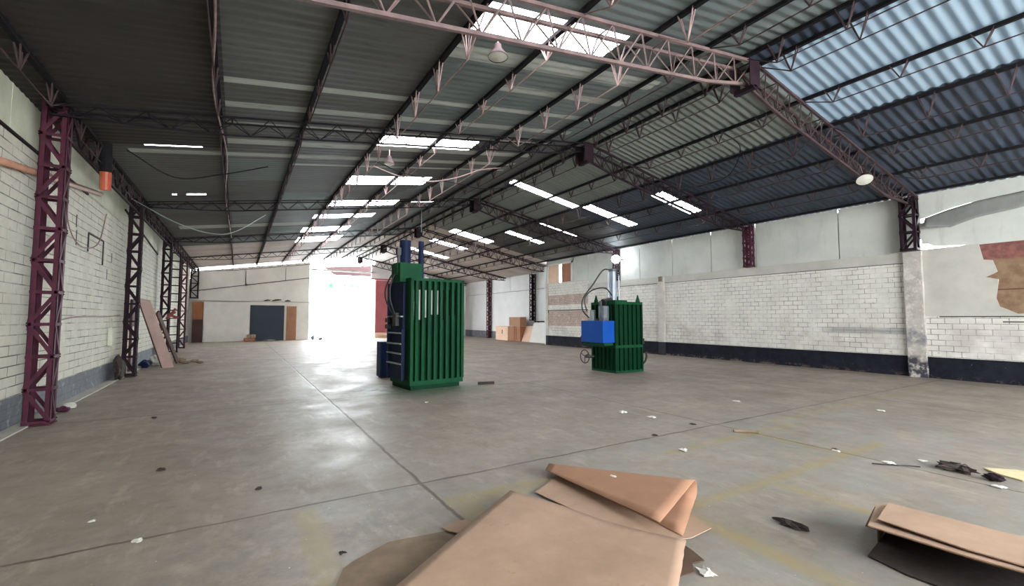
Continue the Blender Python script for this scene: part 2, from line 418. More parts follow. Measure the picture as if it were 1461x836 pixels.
for j in range(ny):
    yc = (yy[j]+yy[j+1])/2
    for i in range(nx-1):
        xc = (xs[i]+xs[i+1])/2
        if hit(sky_rects, xc, yc) or hit(slits, xc, yc): continue
        if xc > 16.0 and yc < YS: continue
        a = j*nx+i; mb.f.append((a, a+nx, a+nx+1, a+1)); mb.m.append(roofkind(xc, yc))
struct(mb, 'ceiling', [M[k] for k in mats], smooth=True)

# skylights: each clear sheet a thing
sk_names = ['large skylight over the first steel truss, nearest to the camera', 'skylight just beyond the second truss, left of the ridge', 'third skylight back on the left roof slope',
            'fourth skylight back on the left slope, a long thin strip', 'tiny bright skylight strip close under the ridge beside the fourth one', 'fifth skylight back on the left slope',
            'sixth skylight back on the left slope', 'farthest skylight on the left slope towards the doorway',
            'long skylight strip right of the ridge between second and third trusses', 'skylight strip below the long one, down the right slope above the far press',
            'lowest of three thin parallel light slots by the second right hand truss', 'middle of three thin parallel light slots by the second right hand truss', 'upper of three thin parallel light slots by the second right hand truss',
            'small skylight on the right slope behind the third truss', 'next to last skylight on the right slope, above the near press', 'last faint skylight on the right slope, just behind the black pipe',
            'skylight far down the right slope near the wall corner', 'thin broken light slot along the third truss on the right slope',
            'rear left skylight behind the camera', 'rearmost left skylight behind the camera', 'rear right skylight behind the camera', 'rear ridge skylight behind the camera']
for r, lb in zip(sky_rects, sk_names):
    m = MB(); n = max(2, int((r[3]-r[2])/.045)); k = 0
    y0 = YB+round((r[2]-YB)/dy)*dy-.03; y1 = YB+round((r[3]-YB)/dy)*dy+.03
    n = max(2, int((y1-y0)/.045))
    for j in range(n+1):
        y = y0+(y1-y0)*j/n
        for x in (r[0]-.02, r[1]+.02): m.v.append((x, y, rz(x)+.022+(.008 if x < RX else .018)*math.sin(2*math.pi*y/.18)))
    for j in range(n): m.f.append((2*j, 2*j+2, 2*j+3, 2*j+1)); m.m.append(0)
    o = m.build('skylight', M['skylight'], smooth=True)
    tag(o, lb, 'skylight', 'clear roof sheets'); origin_to(o, ((r[0]+r[1])/2, (r[2]+r[3])/2, rz((r[0]+r[1])/2)))

# left wall
struct(MB().box((XL-.2, YB, 0), (XL, YE, 4.22)), 'wall_left', M['brick_l'])
m = MB(); y = YB
while y < YE-.1:
    y2 = min(y+1.22, YE); m.box((XL-.12, y+.008, 4.24), (XL+.0, y2-.008, 5.02-(.1 if int(y) % 3 == 0 else .03))); y = y2
struct(m, 'wall_left_upper', M['panel_l'])
struct(MB().box((XL, YB, 0), (XL+.015, YE, .44)), 'baseboard_left', M['dado_l'])
struct(MB().box((XL+.015, YB, 0), (XL+.22, YE, .02)), 'trim_1', M['plaster'])
struct(MB().bar((XL+.02, 7.5, 4.2), (XL+.02, 12.6, 4.2), .03, .04).bar((XL+.02, 16.2, 4.62), (XL+.02, 22.3, 4.1), .03, .05), 'trim_2', M['maroon_dark'])

# right wall (near part), beam, panels
struct(MB().box((XR, 4.95, 0), (XR+.25, 18.3, 3.12)).box((XR, 18.3, 0), (XR+.25, YS, 1.15)).box((XR, 18.3, 2.0), (XR+.25, YS, 2.36))
       .box((XR, 18.3, 2.93), (XR+.25, YS, 3.66)).box((XR, YB, 0), (XR+.25, 4.6, 1.64)), 'wall_right', M['brick_r'])
struct(MB().box((XR+.02, 18.3, 1.15), (XR+.2, YS-.05, 2.0)).box((XR+.02, 18.3, 2.36), (XR+.2, YS-.05, 2.93)), 'wall_right_lattice', M['lattice'])
struct(MB().box((XR-.02, YS-.25, 1.9), (XR, YS-.02, 2.05)).box((XR-.03, 18.3, 2.03), (XR, YS, 2.07)), 'trim_3', M['seam'])
struct(MB().box((XR-.03, 4.95, 3.14), (XR+.25, 18.3, 3.42)), 'trim_4', M['plaster'])
struct(MB().box((XR+.01, 4.95, 3.1), (XR+.2, 18.3, 3.145)), 'trim_5', M['seam'])
m = MB().box((XR+.045, 4.6, 3.75), (XR+.09, 4.99, 4.99)).box((XR+.045, 4.75, 3.43), (XR+.09, 4.99, 3.75)); js = [4.98, 6.57, 9.2, 11.0, 12.86, 14.7, 16.5, 18.3, 19.5]
for a, b in zip(js[:-1], js[1:]): m.box((XR+.04, a+.015, 3.43), (XR+.10, b-.015, 4.99))
for a, b in ((-6.9, -4.), (-4., -1.2)): m.box((XR+.05, a+.015, 3.455), (XR+.10, b-.015, 4.99))
def yzpoly(m, x, t, pts):
    n = len(pts); m.add([(x, a, b) for a, b in pts]+[(x+t, a, b) for a, b in pts], [tuple(range(n)), tuple(range(2*n-1, n-1, -1))]+[(i, (i+1) % n, n+(i+1) % n, n+i) for i in range(n)])
yzpoly(m, XR+.04, .06, [(-1.2, 4.60), (-1.2, 4.99), (4.62, 4.99), (4.62, 4.31), (4.48, 4.33), (4.02, 4.47), (3.6, 4.56), (2.8, 4.60)])
yzpoly(m, XR+.05, .06, [(-1.2, 3.455), (-1.2, 4.64), (2.8, 4.64), (3.5, 4.57), (4.02, 4.43), (4.48, 4.22), (4.6, 4.2), (4.6, 3.62), (4.45, 3.6), (4.35, 3.53), (3.75, 3.475), (3.6, 3.455)])
m.box((XR+.04, 19.5, 3.66), (XR+.10, 19.62, 4.99)).box((XR+.04, 22.0, 3.66), (XR+.10, YS, 4.99)).box((XR+.04, 19.5, 4.8), (XR+.10, YS, 4.99))
struct(m, 'wall_right_upper', M['panel'])
m = MB()
for a in js[1:-1]: m.box((XR+.1, a-.04, 3.42), (XR+.13, a+.04, 4.9))
struct(m, 'trim_6', M['seam'])
struct(MB().box((XR-.018, 4.98, 0), (XR, YS-.02, .56)).box((XR-.018, YB, 0), (XR, 4.58, .56)), 'baseboard_right', M['dado'])
# plaster with a jagged broken-out corner, backing behind it
prof = [(-6.9, 1.64), (4.6, 1.64), (4.6, 3.46), (3.49, 3.47), (3.42, 3.06), (3.26, 3.03), (3.19, 2.74), (3.3, 2.67), (3.4, 2.62), (3.18, 2.55), (3.2, 2.37), (3.24, 2.09), (3.19, 1.88), (3.05, 1.8), (2.9, 1.7), (2.2, 1.75), (1.4, 2.1), (1.2, 2.9), (1.0, 3.47), (-6.9, 3.47)]
m = MB(); n = len(prof)
m.add([(XR, a, b) for a, b in prof]+[(XR+.04, a, b) for a, b in prof], [tuple(range(n)), tuple(range(2*n-1, n-1, -1))]+[(i, (i+1) % n, n+(i+1) % n, n+i) for i in range(n)])
struct(m, 'wall_right_plaster', M['plaster'])
struct(MB().box((XR+.07, .9, 1.6), (XR+.14, 3.7, 3.46)), 'wall_right_backing', M['backing'])
struct(MB().box((XR-.01, 2.6, 1.62), (XR+.003, 4.3, 1.65)).box((XR-.006, 1.6, 1.49), (XR+.003, 3.15, 1.52)), 'trim_7', M['seam'])
# return of the wall and the recessed far wall
struct(MB().box((XR, YS, 0), (XR2+.2, YS+.2, 4.72)), 'wall_return', M['farwall'])
m = MB().box((XR2, YS+.2, 0), (XR2+.2, YE, 3.55))
for a, b in ((22.3, 25.6), (25.6, 28.8), (28.8, 31.9), (31.9, 34.2), (34.2, 36.6)): m.box((XR2+.01, a+.012, 3.58), (XR2+.15, b-.012, 4.69))
struct(m, 'wall_right_far', M['farwall'])
struct(MB().box((XR2+.15, YS+.2, 3.5), (XR2+.19, YE, 4.68)), 'wall_right_far_backing', M['seam'])
struct(MB().box((XR2-.018, YS+.2, 0), (XR2, YE, .56)), 'baseboard_right_far', M['dado_l'])
# window with peach boards high in the right wall
wn = struct(MB().box((XR+.0, 19.62, 3.66), (XR+.06, 19.74, 4.8)).box((XR, 21.9, 3.66), (XR+.06, 22.0, 4.8)).box((XR, 19.62, 4.7), (XR+.06, 22.0, 4.8)), 'window_1', M['white'])
MB().box((XR+.03, 19.74, 3.66), (XR+.05, 20.6, 4.7)).build('window_board', M['wood'], wn)
MB().box((XR+.03, 20.85, 3.66), (XR+.05, 21.9, 4.7)).build('window_board', M['peach'], wn)

# end wall, gable pieces and doorway
DX0, DX1 = 4.52, 9.38
m = MB()
def gable(m, x0, x1, z0, drop, y0=YE, y1=YE+.2):
    pts = [x0] + ([RX] if x0 < RX < x1 else []) + [x1]
    for a, b in zip(pts[:-1], pts[1:]):
        m.add([(a,y0,z0),(b,y0,z0),(b,y1,z0),(a,y1,z0),(a,y0,rz(a)-drop),(b,y0,rz(b)-drop),(b,y1,rz(b)-drop),(a,y1,rz(a)-drop)],
              [(0,3,2,1),(4,5,6,7),(0,1,5,4),(1,2,6,5),(2,3,7,6),(3,0,4,7)])
gable(m, XL, DX0, 0, .18)
struct(m, 'wall_end_left', M['endwall'])
m = MB(); gable(m, DX1, XR2+.2, 0, .03); struct(m, 'wall_end_right', M['farwall'])
struct(MB().bar((-2.3, YE-.02, 3.45), (DX0, YE-.02, 4.6), .04, .05).bar((0.4, YE-.02, 3.95), (.4, YE-.02, 4.9), .02, .02).bar((2.9, YE-.02, 4.35), (2.9, YE-.02, 5.3), .02, .02), 'trim_8', M['seam'])
struct(MB().box((DX0, YE, 5.2), (DX1, YE+.1, 5.32)).box((DX1-.3, YE, 4.7), (DX1, YE+.12, 5.9)), 'trim_9', M['white'])
struct(MB().box((XL, YB-.2, 0), (XR+.2, YB, 1.5)).box((XL, YB-.2, 5.0), (XR+.2, YB, 6.4)).box((XL, YB-.2, 1.5), (1.0, YB, 5)).box((13, YB-.2, 1.5), (XR+.2, YB, 5)), 'wall_back', M['plaster'])

# booth across the end wall
b = empty('office_booth', (0, 36.1, 0), 'low white partition booth built across the end wall, left of the bright doorway', 'booth')
MB().box((-1.95, 36.08, 0), (.70, 36.14, 2.68)).build('partition_panel', M['white'], b)
MB().box((.70, 36.08, 2.5), (4.48, 36.14, 2.72)).box((2.86, 36.08, 0), (2.96, 36.14, 2.5)).box((3.64, 36.08, 0), (4.48, 36.14, 2.5)).build('partition_frame', M['endwall'], b)
MB().box((XL, 36.05, 2.72), (4.5, 36.58, 2.78)).build('roof_slab', M['plaster'], b)
MB().box((.72, 36.09, 0.01), (2.84, 36.13, 2.49)).build('sliding_panel', M['navydoor'], b)
d = MB().box((2.98, 35.98, .01), (3.62, 36.03, 2.44)).build('door_leaf', M['card_red'], b)
MB().tube((3.07, 35.97, 1.05), (3.07, 35.92, 1.05), .02, 8).build('door_handle', M['black'], d)
MB().box((3.9, 36.05, .9), (4.48, 36.08, 1.25)).build('hatch_sill', M['white'], b)
o = MB().box((-2.55, 36.02, .0), (-1.97, 36.06, 1.5)).build('door_leaf', M['wood_d'], b)
MB().box((-2.55, 36.0, 1.5), (-1.97, 36.06, 2.68)).build('door_panel', M['wood'], b)
# items on top of the booth
for i, (x, sx, h, lb) in enumerate(((1.75, .2, .14, 'dark bundle lying left on top of the booth roof'), (2.35, .3, .2, 'larger dark bundle on top of the booth above the navy panel'), (3.05, .18, .1, 'small dark bundle at the right on top of the booth roof'))):
    m = MB()
    for k in range(4):
        m.tube((x-sx+k*.06, 36.25+.05*k, 2.78+.04+.02*k), (x+sx-k*.05, 36.3-.03*k, 2.78+h*.6), .03+.01*(k % 2), 7)
    origin_to(tag(m.build('bundle', M['debris']), lb, 'bundle', 'bundles on the booth'), (x, 36.28, 2.78))

# sliding red door leaf
dr = struct(MB().box((DX1, YE-.16, .42), (11.6, YE-.1, 4.62)), 'door_1', M['redsteel'])
MB().box((DX1, YE-.17, .0), (11.6, YE-.09, .42)).build('kick_plate', M['peach'], dr)
m = MB()
for x in (DX1+.02, 10.1, 10.85, 11.55): m.box((x, YE-.19, .42), (x+.05, YE-.16, 4.62))
m.box((DX1, YE-.19, 2.4), (11.6, YE-.16, 2.46)).build('door_frame', M['redsteel'], dr)
struct(MB().bar((DX1-.6, YE-.14, 4.72), (14, YE-.14, 4.72), .08, .1), 'trim_10', M['redsteel'])

# yard outside
struct(MB().box((-20, YE+.2, -.2), (40, 75, -.01)), 'ground_yard', M['bluewhite'])
hb = empty('yard_building', (7, 45, 0), 'pale building across the yard seen through the bright doorway', 'building')
MB().box((-2, 45, 0), (22, 45.5, 5.3)).build('facade', M['bluewhite'], hb)
sg = MB().box((6.9, 44.9, 4.3), (11, 45, 5.1)).build('sign_board', M['white'], hb)
MB().lathe([(0, -.06), (.22, -.05), (.22, 0)], (7.4, 44.9, 4.65), 14, 'y').tube((7.4, 44.85, 4.8), (7.5, 44.85, 5.15), .05, 6).build('sign_emblem', M['greensign'], sg)
m = MB()
for i in range(7): m.box((7.9+i*.32, 44.86, 4.55), (8.12+i*.32, 44.9, 4.62+.14*(i % 2 == 0)+.08))
m.build('sign_lettering', M['cyansign'], sg)
aw = empty('awning', (8, 39.2, 0), 'maroon sheet awning hanging above the doorway outside', 'awning')
MB().add([(5.9, 39, 5.75), (10.1, 39, 6.1), (10.1, 39, 5.15), (6.7, 39, 5.15), (5.9, 39.3, 5.75), (10.1, 39.3, 6.1), (10.1, 39.3, 5.15), (6.7, 39.3, 5.15)],
         [(0,3,2,1),(4,5,6,7),(0,1,5,4),(1,2,6,5),(2,3,7,6),(3,0,4,7)]).build('valance', M['brown_s'], aw)
for x in (6.9, 10.0): MB().tube((x, 39.15, 0), (x, 39.15, 5.3), .05, 8).build('post', M['white'], aw)

# ------------------------------------------------------------------ pilasters
for y0, y1, z1, x0, lb in ((4.58, 4.97, 3.42, XR-.13, 'broad scuffed concrete pillar below the nearest right wall steel post'), (13.25, 13.6, 3.42, XR-.08, 'slim painted pillar on the right wall behind the far green press'), (YS-.2, YS+.02, 3.66, XR-.03, 'painted corner pillar where the right wall steps back')):
    m = MB(); nz = 14; pts = []
    for k in range(nz+1):
        z = z1*k/nz
        j = lambda: random.uniform(-.012, .012) if y0 < 5 else 0
        pts += [(x0+j(), y0+j(), z), (x0+j(), y1+j(), z), (XR-.001, y1+j(), z), (XR-.001, y0+j(), z)]
    fs = [(0,1,2,3), (4*nz+3, 4*nz+2, 4*nz+1, 4*nz)]
    for k in range(nz):
        for q in range(4):
            a = 4*k+q; c2 = 4*k+(q+1) % 4; fs.append((a, a+4, c2+4, c2))
    o = m.add(pts, fs).build('concrete_pillar', M['pilaster'] if y0 < 5 else M['pilaster2'])
    origin_to(tag(o, lb, 'pillar'), (XR-.06, (y0+y1)/2, 0))
tag(MB().box((XR-.1, 13.33, 3.2), (XR-.08, 13.52, 3.42)).build('junction_box', M['card_dark']), 'small brown box at the top of the slim right wall pillar', 'box')

# ------------------------------------------------------------------ lattice columns
def column(x0, x1, y0, y1, z0, z1, label, mat, group, ladder=False, plates=False, step=.5):
    c = empty('lattice_column', ((x0+x1)/2, (y0+y1)/2, z0), label, 'column', group)
    cs = ((x0, y0), (x1, y0), (x1, y1), (x0, y1)); w_ = .065
    for x, y in cs:
        sx = 1 if x == x0 else -1; sy = 1 if y == y0 else -1
        m = MB().box((min(x, x+sx*w_), min(y, y+sy*.008), z0), (max(x, x+sx*w_), max(y, y+sy*.008), z1))
        m.box((min(x, x+sx*.008), min(y, y+sy*w_), z0), (max(x, x+sx*.008), max(y, y+sy*w_), z1)).build('chord', mat, c)
    n = max(2, int(round((z1-z0)/step))); h = (z1-z0-.1)/n
    for fi in range(4):
        a, b2 = cs[fi], cs[(fi+1) % 4]; m = MB()
        for k in range(n+1):
            z = z0+.05+k*h; m.bar((*a, z), (*b2, z), .012, .045)
            if k < n and not ladder:
                p, q = (a, b2) if (k+fi//2) % 2 else (b2, a); m.bar((*p, z), (*q, z+h), .012, .05)
        m.build('lattice_face', mat, c)
    m = MB().box((x0-.02, y0-.02, z0), (x1+.02, y1+.02, z0+.02))
    if plates: m.box((x0, y1-.01, z0), (x1, y1, z1)).box((x0, y0, z1-.35), (x1, y0+.01, z1))
    m.build('base_plate', mat, c)
    return c
GL = 'lattice steel columns along the left wall'
column(-2.66, -2.36, 9.42, 9.68, 0, 4.95, 'maroon lattice steel column nearest the camera on the left wall', M['maroon'], GL)
column(-2.66, -2.36, 15.95, 16.2, 0, 4.95, 'second maroon lattice column on the left wall, in front of the leaning boards', M['maroon_dark'], GL)
column(-2.66, -2.36, 22.5, 22.75, 0, 4.9, 'third lattice column on the left wall, behind the leaning boards', M['maroon_dark'], GL)
column(-2.76, -2.36, 26.05, 26.2, 0, 4.7, 'narrow ladder-like steel column with rungs only, left wall', M['maroon_dark'], GL, ladder=True, step=.4)
column(-2.66, -2.36, 29.3, 29.55, 0, 4.9, 'farthest full lattice column on the left wall before the booth', M['maroon'], GL)
column(-2.76, -2.3, 36.2, 36.5, 2.9, 4.9, 'short dark post in the far left corner above the booth', M['maroon_dark'], GL)
GR = 'steel posts along the right wall'
column(XR-.32, XR-.03, 4.6, 4.95, 3.43, 4.93, 'short maroon steel post on top of the broad concrete pillar', M['maroon_dark'], GR, plates=True, step=.5)
column(XR-.28, XR-.04, 9.2, 9.5, 3.43, 4.93, 'short maroon steel post on the right wall ledge under the second truss', M['maroon'], GR, step=.3)
column(XR-.28, XR-.04, 15.9, 16.15, 3.43, 4.93, 'short dark post on the right wall behind the far press cylinder', M['maroon_dark'], GR, step=.3)
column(XR2-.35, XR2-.03, 25.45, 25.75, 1.42, 4.62, 'dark steel post in the recess, ending above a low ledge', M['maroon_dark'], GR, step=.4)
column(XR2-.33, XR2-.03, 31.75, 32.05, 0, 4.68, 'full height maroon post on the far recessed wall', M['maroon'], GR, step=.4)

# ------------------------------------------------------------------ roof trusses
def truss(y, side, mat, label, depth=.46, xe=None, cw=.05, wr=.013):
    """triangular lattice truss under one roof slope: two upper chords, one lower chord"""
    xa = RX; xb = (-2.55 if side < 0 else (xe or XR-.12))
    t = empty('roof_truss', (RX, y, rz(RX)-.3), label, 'truss', 'lattice roof trusses')
    top = .13; w_ = .16
    def up(x, s): return Vector((x, y+s*w_, rz(x)-top))
    def lo(x):
        f = abs(x-xb)/abs(xa-xb); dd = depth*(.35+.65*min(1, f*5)) if f < .2 else depth
        return Vector((x, y, rz(x)-top-dd+.1*max(0, 1-abs(x-RX)/1.2)))
    n = 18; X = [xa+(xb-xa)*i/n for i in range(n+1)]
    for s in (-1, 1): MB().bar(up(xa, s), up(xb, s), cw, cw).build('upper_chord', mat, t)
    m = MB()
    for i in range(n): m.bar(lo(X[i]), lo(X[i+1]), cw, cw)
    m.build('lower_chord', mat, t)
    for s in (-1, 1):
        m = MB()
        for i in range(n):
            xm = (X[i]+X[i+1])/2; m.tube(up(X[i], s), lo(xm), wr, 5); m.tube(lo(xm), up(X[i+1], s), wr, 5)
        m.build('web', mat, t)
    for i in range(0, n+1, 2): MB().tube(up(X[i], -1), up(X[i], 1), .013, 5).build('cross_tie', mat, t)
    return t
num = ['first', 'second', 'third', 'fourth', 'fifth', 'last']
tys = [4.75, 9.36, 16.05, 22.75, 29.4, 36.1]
for i, y in enumerate(tys):
    truss(y, -1, M['truss_a'] if i == 0 else M['purlin'], '%s lattice truss from the camera under the left roof slope%s' % (num[i], ', against the end wall' if i == 5 else ''), depth=(.46 if i == 0 else .27), cw=(.05 if i == 0 else .03), wr=(.013 if i == 0 else .008))
    truss(y, 1, M['truss'] if i == 0 else M['maroon_dark'], '%s lattice truss from the camera under the right roof slope%s' % (num[i], ', against the end wall' if i == 5 else ''), xe=(XR2-.15 if y > YS else None))
    g = MB().box((RX-.16, y-.2, rz(RX)-.62), (RX+.16, y-.185, rz(RX)-.12)).box((RX-.16, y+.185, rz(RX)-.62), (RX+.16, y+.2, rz(RX)-.12)).box((RX-.05, y-.2, rz(RX)-.66), (RX+.05, y+.2, rz(RX)-.58))
    origin_to(tag(g.build('ridge_plate', M['maroon_dark']), 'steel ridge gusset plates joining the %s pair of trusses' % num[i], 'bracket', 'ridge gussets'), (RX, y, rz(RX)-.4))

# ------------------------------------------------------------------ purlin joists
pl = [(-2.35, .34, 'eave'), (-.38, .3, 0), (1.0, .3, 0), (2.6, .5, 1), (3.95, .3, 1), (5.45, .5, 1), (6.75, .3, 0), (7.85, .42, 0), (8.3, .42, 0), (9.85, .3, 0), (11.1, .5, 2), (12.6, .3, 0), (14.2, .3, 0), (15.65, .12, 0)]
pn = ['dark eave joist running the whole length above the left wall', 'dark joist just right of the left eave, with a cable along it', 'dark joist under the left slope between the eave and the skylight row',
      'joist along the left ends of the left skylights, with hanging V webs', 'joist crossing the middle of the left skylights', 'joist along the right ends of the left skylights, with pinkish V webs coloured as lit', 'dark joist next below the ridge on the left slope',
      'ridge joist on the left side of the ridge', 'ridge joist on the right side of the ridge', 'joist across the middle of the pale translucent sheet area', 'joist along the lower edge of the pale translucent sheets, pale V webs',
      'dark joist halfway down the right slope', 'lower dark joist on the right slope above the wall', 'thin lowest joist just above the right wall']
for (x, dp, k), lb in zip(pl, pn):
    p = empty('roof_joist', (x, YB, rz(x)), lb, 'roof joist', 'roof joists running the length of the hall')
    zt = rz(x)-.06
    MB().box((x-.035, YB, zt-.03), (x+.035, YE-.05, zt+.03)).build('top_chord', M['purlin'], p)
    wm = M['rust_lit'] if k == 1 else M['truss']  # webs lit by the skylights get the paler pinkish colour
    spans = [(YB+2, 4.75)] + list(zip(tys[:-1], tys[1:]))
    for a, b2 in spans:
        L = b2-a; n = max(2, int(round((L-1.3)/1.12))); st = (L-1.4)/n
        zb = zt-dp+.03; r = .011
        ys_ = [a+.7+i*st for i in range(n+1)]; m = MB()
        if dp > .2:
            for yv in ys_:
                for sx in (-.03, .03):
                    m.tube((x+sx, yv-.13, zt), (x, yv, zb), r, 5); m.tube((x+sx, yv+.13, zt), (x, yv, zb), r, 5)
        m.poly([(x, a+.1, zt-.02)]+[(x, yv, zb) for yv in (ys_ if dp > .2 else ())]+[(x, b2-.1, zt-.02)], r, 5)
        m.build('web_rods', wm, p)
# eave lattice along left wall and diagonal cross rods
m = MB(); y = 9.7
while y < 36:
    for s in (0, 1): m.bar((-2.5, y+s*.35, 4.93-.37*s), (-2.5, y+.35+s*.35, 4.56+.37*s), .03, .03)
    y += .7
m.bar((-2.5, 9.75, 4.56), (-2.5, 36, 4.56), .05, .05)
tag(m.build('eave_girder', M['maroon_dark']), 'maroon lattice eave girder linking the left wall column tops', 'girder')

# ------------------------------------------------------------------ near green press (baler)
B1 = empty('baling_press', (0, 0, 0), 'tall green ribbed baling press nearest the camera, with black pipe on top', 'baler', 'green baling presses')
W1, D1, H1 = 1.37, 1.12, 2.5
MB().box((.04, .04, 0), (W1-.1, D1-.04, .1)).build('base_frame', M['green_dark'], B1)
MB().box((0, 0, .1), (W1-.02, D1, .2)).build('bottom_frame', M['green'], B1)
MB().box((0, 0, 2.44), (W1, .1, 2.5)).box((0, D1-.1, 2.44), (W1, D1, 2.5)).box((0, 0, 2.44), (.08, D1, 2.5)).box((W1-.08, 0, 2.44), (W1, D1, 2.5)).build('frame', M['green'], B1)
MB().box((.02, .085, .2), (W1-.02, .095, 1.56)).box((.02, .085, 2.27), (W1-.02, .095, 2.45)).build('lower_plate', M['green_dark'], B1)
sp = W1/9.0
for i in range(10):
    x = min(max(i*sp-.035, 0), W1-.075)
    if i == 0: x = 0
    MB().box((x, 0, .2), (x+.075, .01, 2.44)).box((x, 0, .2), (x+.01, .085, 2.44)).box((x+.065, 0, .2), (x+.075, .085, 2.44)).build('rib', M['green'], B1)
# uneven lower edges of the slots
m = MB()
for i in range(9): m.box((i*sp+.04, .082, 1.5), (i*sp+sp-.03, .092, 1.56+(0, -.0, .05, .12, .12, 0, .1, .12, .12)[i]))
m.build('slot_lips', M['green_dark'], B1)
# right side
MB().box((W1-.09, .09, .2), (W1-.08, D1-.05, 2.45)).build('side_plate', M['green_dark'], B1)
for i in range(6):
    y = .06+i*.19; MB().box((W1-.08, y, .2), (W1, y+.075, 2.44)).build('rib', M['green'], B1)
# back, open at the feed hatch
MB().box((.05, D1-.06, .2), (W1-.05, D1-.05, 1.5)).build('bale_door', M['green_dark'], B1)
for i in range(7):
    x = .08+i*.19; MB().box((x, D1-.05, .2), (x+.075, D1, 1.5)).build('rib', M['green'], B1)
# platen inside
MB().box((.1, .2, 2.3), (W1-.1, D1-.15, 2.4)).build('press_platen', M['green'], B1)
# left side: navy door frame with steps
MB().box((0, .09, .2), (.01, D1, 2.44)).build('side_plate', M['green_dark'], B1)
MB().box((-.06, .28, .22), (-.002, D1-.02, 2.4)).build('side_door', M['navy'], B1)
for z in (.55, .78, 1.0, 1.24, 1.62):
    MB().box((-.12, .26, z), (-.06, D1-.03, z+.03)).build('step_bar', M['lightbar'], B1)
m = MB().box((-.11, D1-.1, .2), (-.05, D1-.03, 2.42)).box((-.1, .24, .2), (-.05, .3, 1.35)); m.build('door_frame', M['navy'], B1)
for z in (1.35, 1.5): MB().tube((-.14, 1.0, z), (-.14, 1.0, z+.1), .05, 10).box((-.14, .96, z), (-.04, 1.04, z+.1)).build('hinge', M['black'], B1)
# top gear
MB().box((-.14, .28, 2.42), (.40, .78, 2.86)).box((-.17, .4, 2.6), (-.14, .62, 2.86)).build('cylinder_housing', M['green'], B1)
mo = MB().tube((.07, .5, 2.86), (.07, .5, 3.4), .13, 16).build('hydraulic_motor', M['navy'], B1)
MB().box((-.14, .45, 3.05), (-.05, .56, 3.22)).box((-.11, .48, 2.86), (-.05, .54, 3.05)).build('valve_block', M['black'], mo)
MB().tube((.47, .5, 2.4), (.47, .5, 3.42), .065, 14).build('guide_pipe', M['navy'], B1)
MB().tube((.6, .5, 2.5), (.6, .5, 2.58), .05, 10).build('oil_cap', M['white'], B1)
for i, dxx in enumerate((-.16, -.22)):
    pts = []
    for k in range(13):
        u = k/12; pts.append((-.06-.17*math.sin(math.pi*u)+dxx*.25, .55+.25*i*math.sin(math.pi*u), 2.75-1.15*u))
    MB().poly(pts, .018, 7).build('hydraulic_hose', M['black'], B1)
MB().box((-.14, .5, 1.42), (-.05, .7, 1.72)).build('control_box', M['black'], B1)
B1.location = (3.27, 9.68, 0); B1.rotation_euler = (0, 0, math.radians(5.5))
# cabinet behind it
cb = empty('steel_cabinet', (3.46, 12.25, 0), 'navy steel cabinet standing on the floor behind the near press', 'cabinet')
MB().box((3.28, 12.1, .03), (3.72, 12.5, .96)).build('cabinet_body', M['navy_cab'], cb, bevel=.008)
MB().box((3.31, 12.085, .06), (3.69, 12.1, .93)).build('cabinet_door', M['navy_cab'], cb)
MB().box((3.32, 12.13, 0), (3.68, 12.47, .03)).build('cabinet_plinth', M['black'], cb)

# ------------------------------------------------------------------ far green press
B2 = empty('baling_press', (9.38, 9.62, 0), 'shorter green press with blue oil tank and hand wheels, farther right', 'baler', 'green baling presses')
X0, Y0 = 9.38, 9.62; W2, D2, H2 = 1.14, 1.04, 2.1
def B(a, b): return (X0+a[0], Y0+a[1], a[2]), (X0+b[0], Y0+b[1], b[2])
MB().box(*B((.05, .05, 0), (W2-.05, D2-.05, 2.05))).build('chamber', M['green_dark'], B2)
MB().box(*B((0, 0, .72), (W2, D2, .8))).build('flange', M['green'], B2)
MB().box(*B((0, 0, 2.0), (W2, D2, 2.08))).build('top_rim', M['green'], B2)
MB().box(*B((.0, .0, 0), (W2, D2, .06))).build('base_plate', M['green'], B2)
for z0, z1 in ((.06, .72), (.8, 2.0)):
    for i in range(7):
        x = i*(W2-.06)/6; MB().box(*B((x, 0, z0), (x+.06, .05, z1))).build('rib', M['green_dark'], B2)
    for i in range(1, 7):
        y = i*(D2-.06)/6; MB().box(*B((0, y, z0), (.05, y+.06, z1))).build('rib', M['green_dark'], B2)
    for i in range(1, 7):
        y = i*(D2-.06)/6; MB().box(*B((W2-.05, y, z0), (W2, y+.06, z1))).build('rib', M['green_dark'], B2)
for x, y in ((.12, D2-.1), (W2-.1, .1), (W2-.1, D2-.1)):
    m = MB().tube((X0+x, Y0+y, 2.08), (X0+x, Y0+y, 2.3), .075, 10, .015); m.build('lifting_lug', M['green'], B2)
MB().box(*B((.02, .02, 2.08), (.3, .32, 2.12))).build('corner_plate', M['green'], B2)
MB().box(*B((.3, .3, 2.06), (.8, .75, 2.14))).build('cylinder_mount', M['green'], B2)
cyl = MB().tube((X0+.42, Y0+.5, 2.1), (X0+.42, Y0+.5, 3.02), .1, 16).build('hydraulic_cylinder', M['chrome'], B2)
MB().tube((X0+.42, Y0+.5, 3.02), (X0+.42, Y0+.5, 3.1), .13, 16).build('end_cap', M['grey_m'], cyl)
MB().tube((X0+.58, Y0+.42, 2.1), (X0+.58, Y0+.42, 2.9), .02, 8).tube((X0+.26, Y0+.55, 2.1), (X0+.26, Y0+.55, 3.0), .018, 8).build('oil_line', M['chrome'], B2)
tank = MB().box(*B((-.46, .02, .88), (-.01, .98, 1.52))).build('oil_tank', M['blue'], B2, bevel=.012)
MB().box(*B((-.40, .05, .80), (-.05, .95, .88))).build('tank_bracket', M['green'], tank)
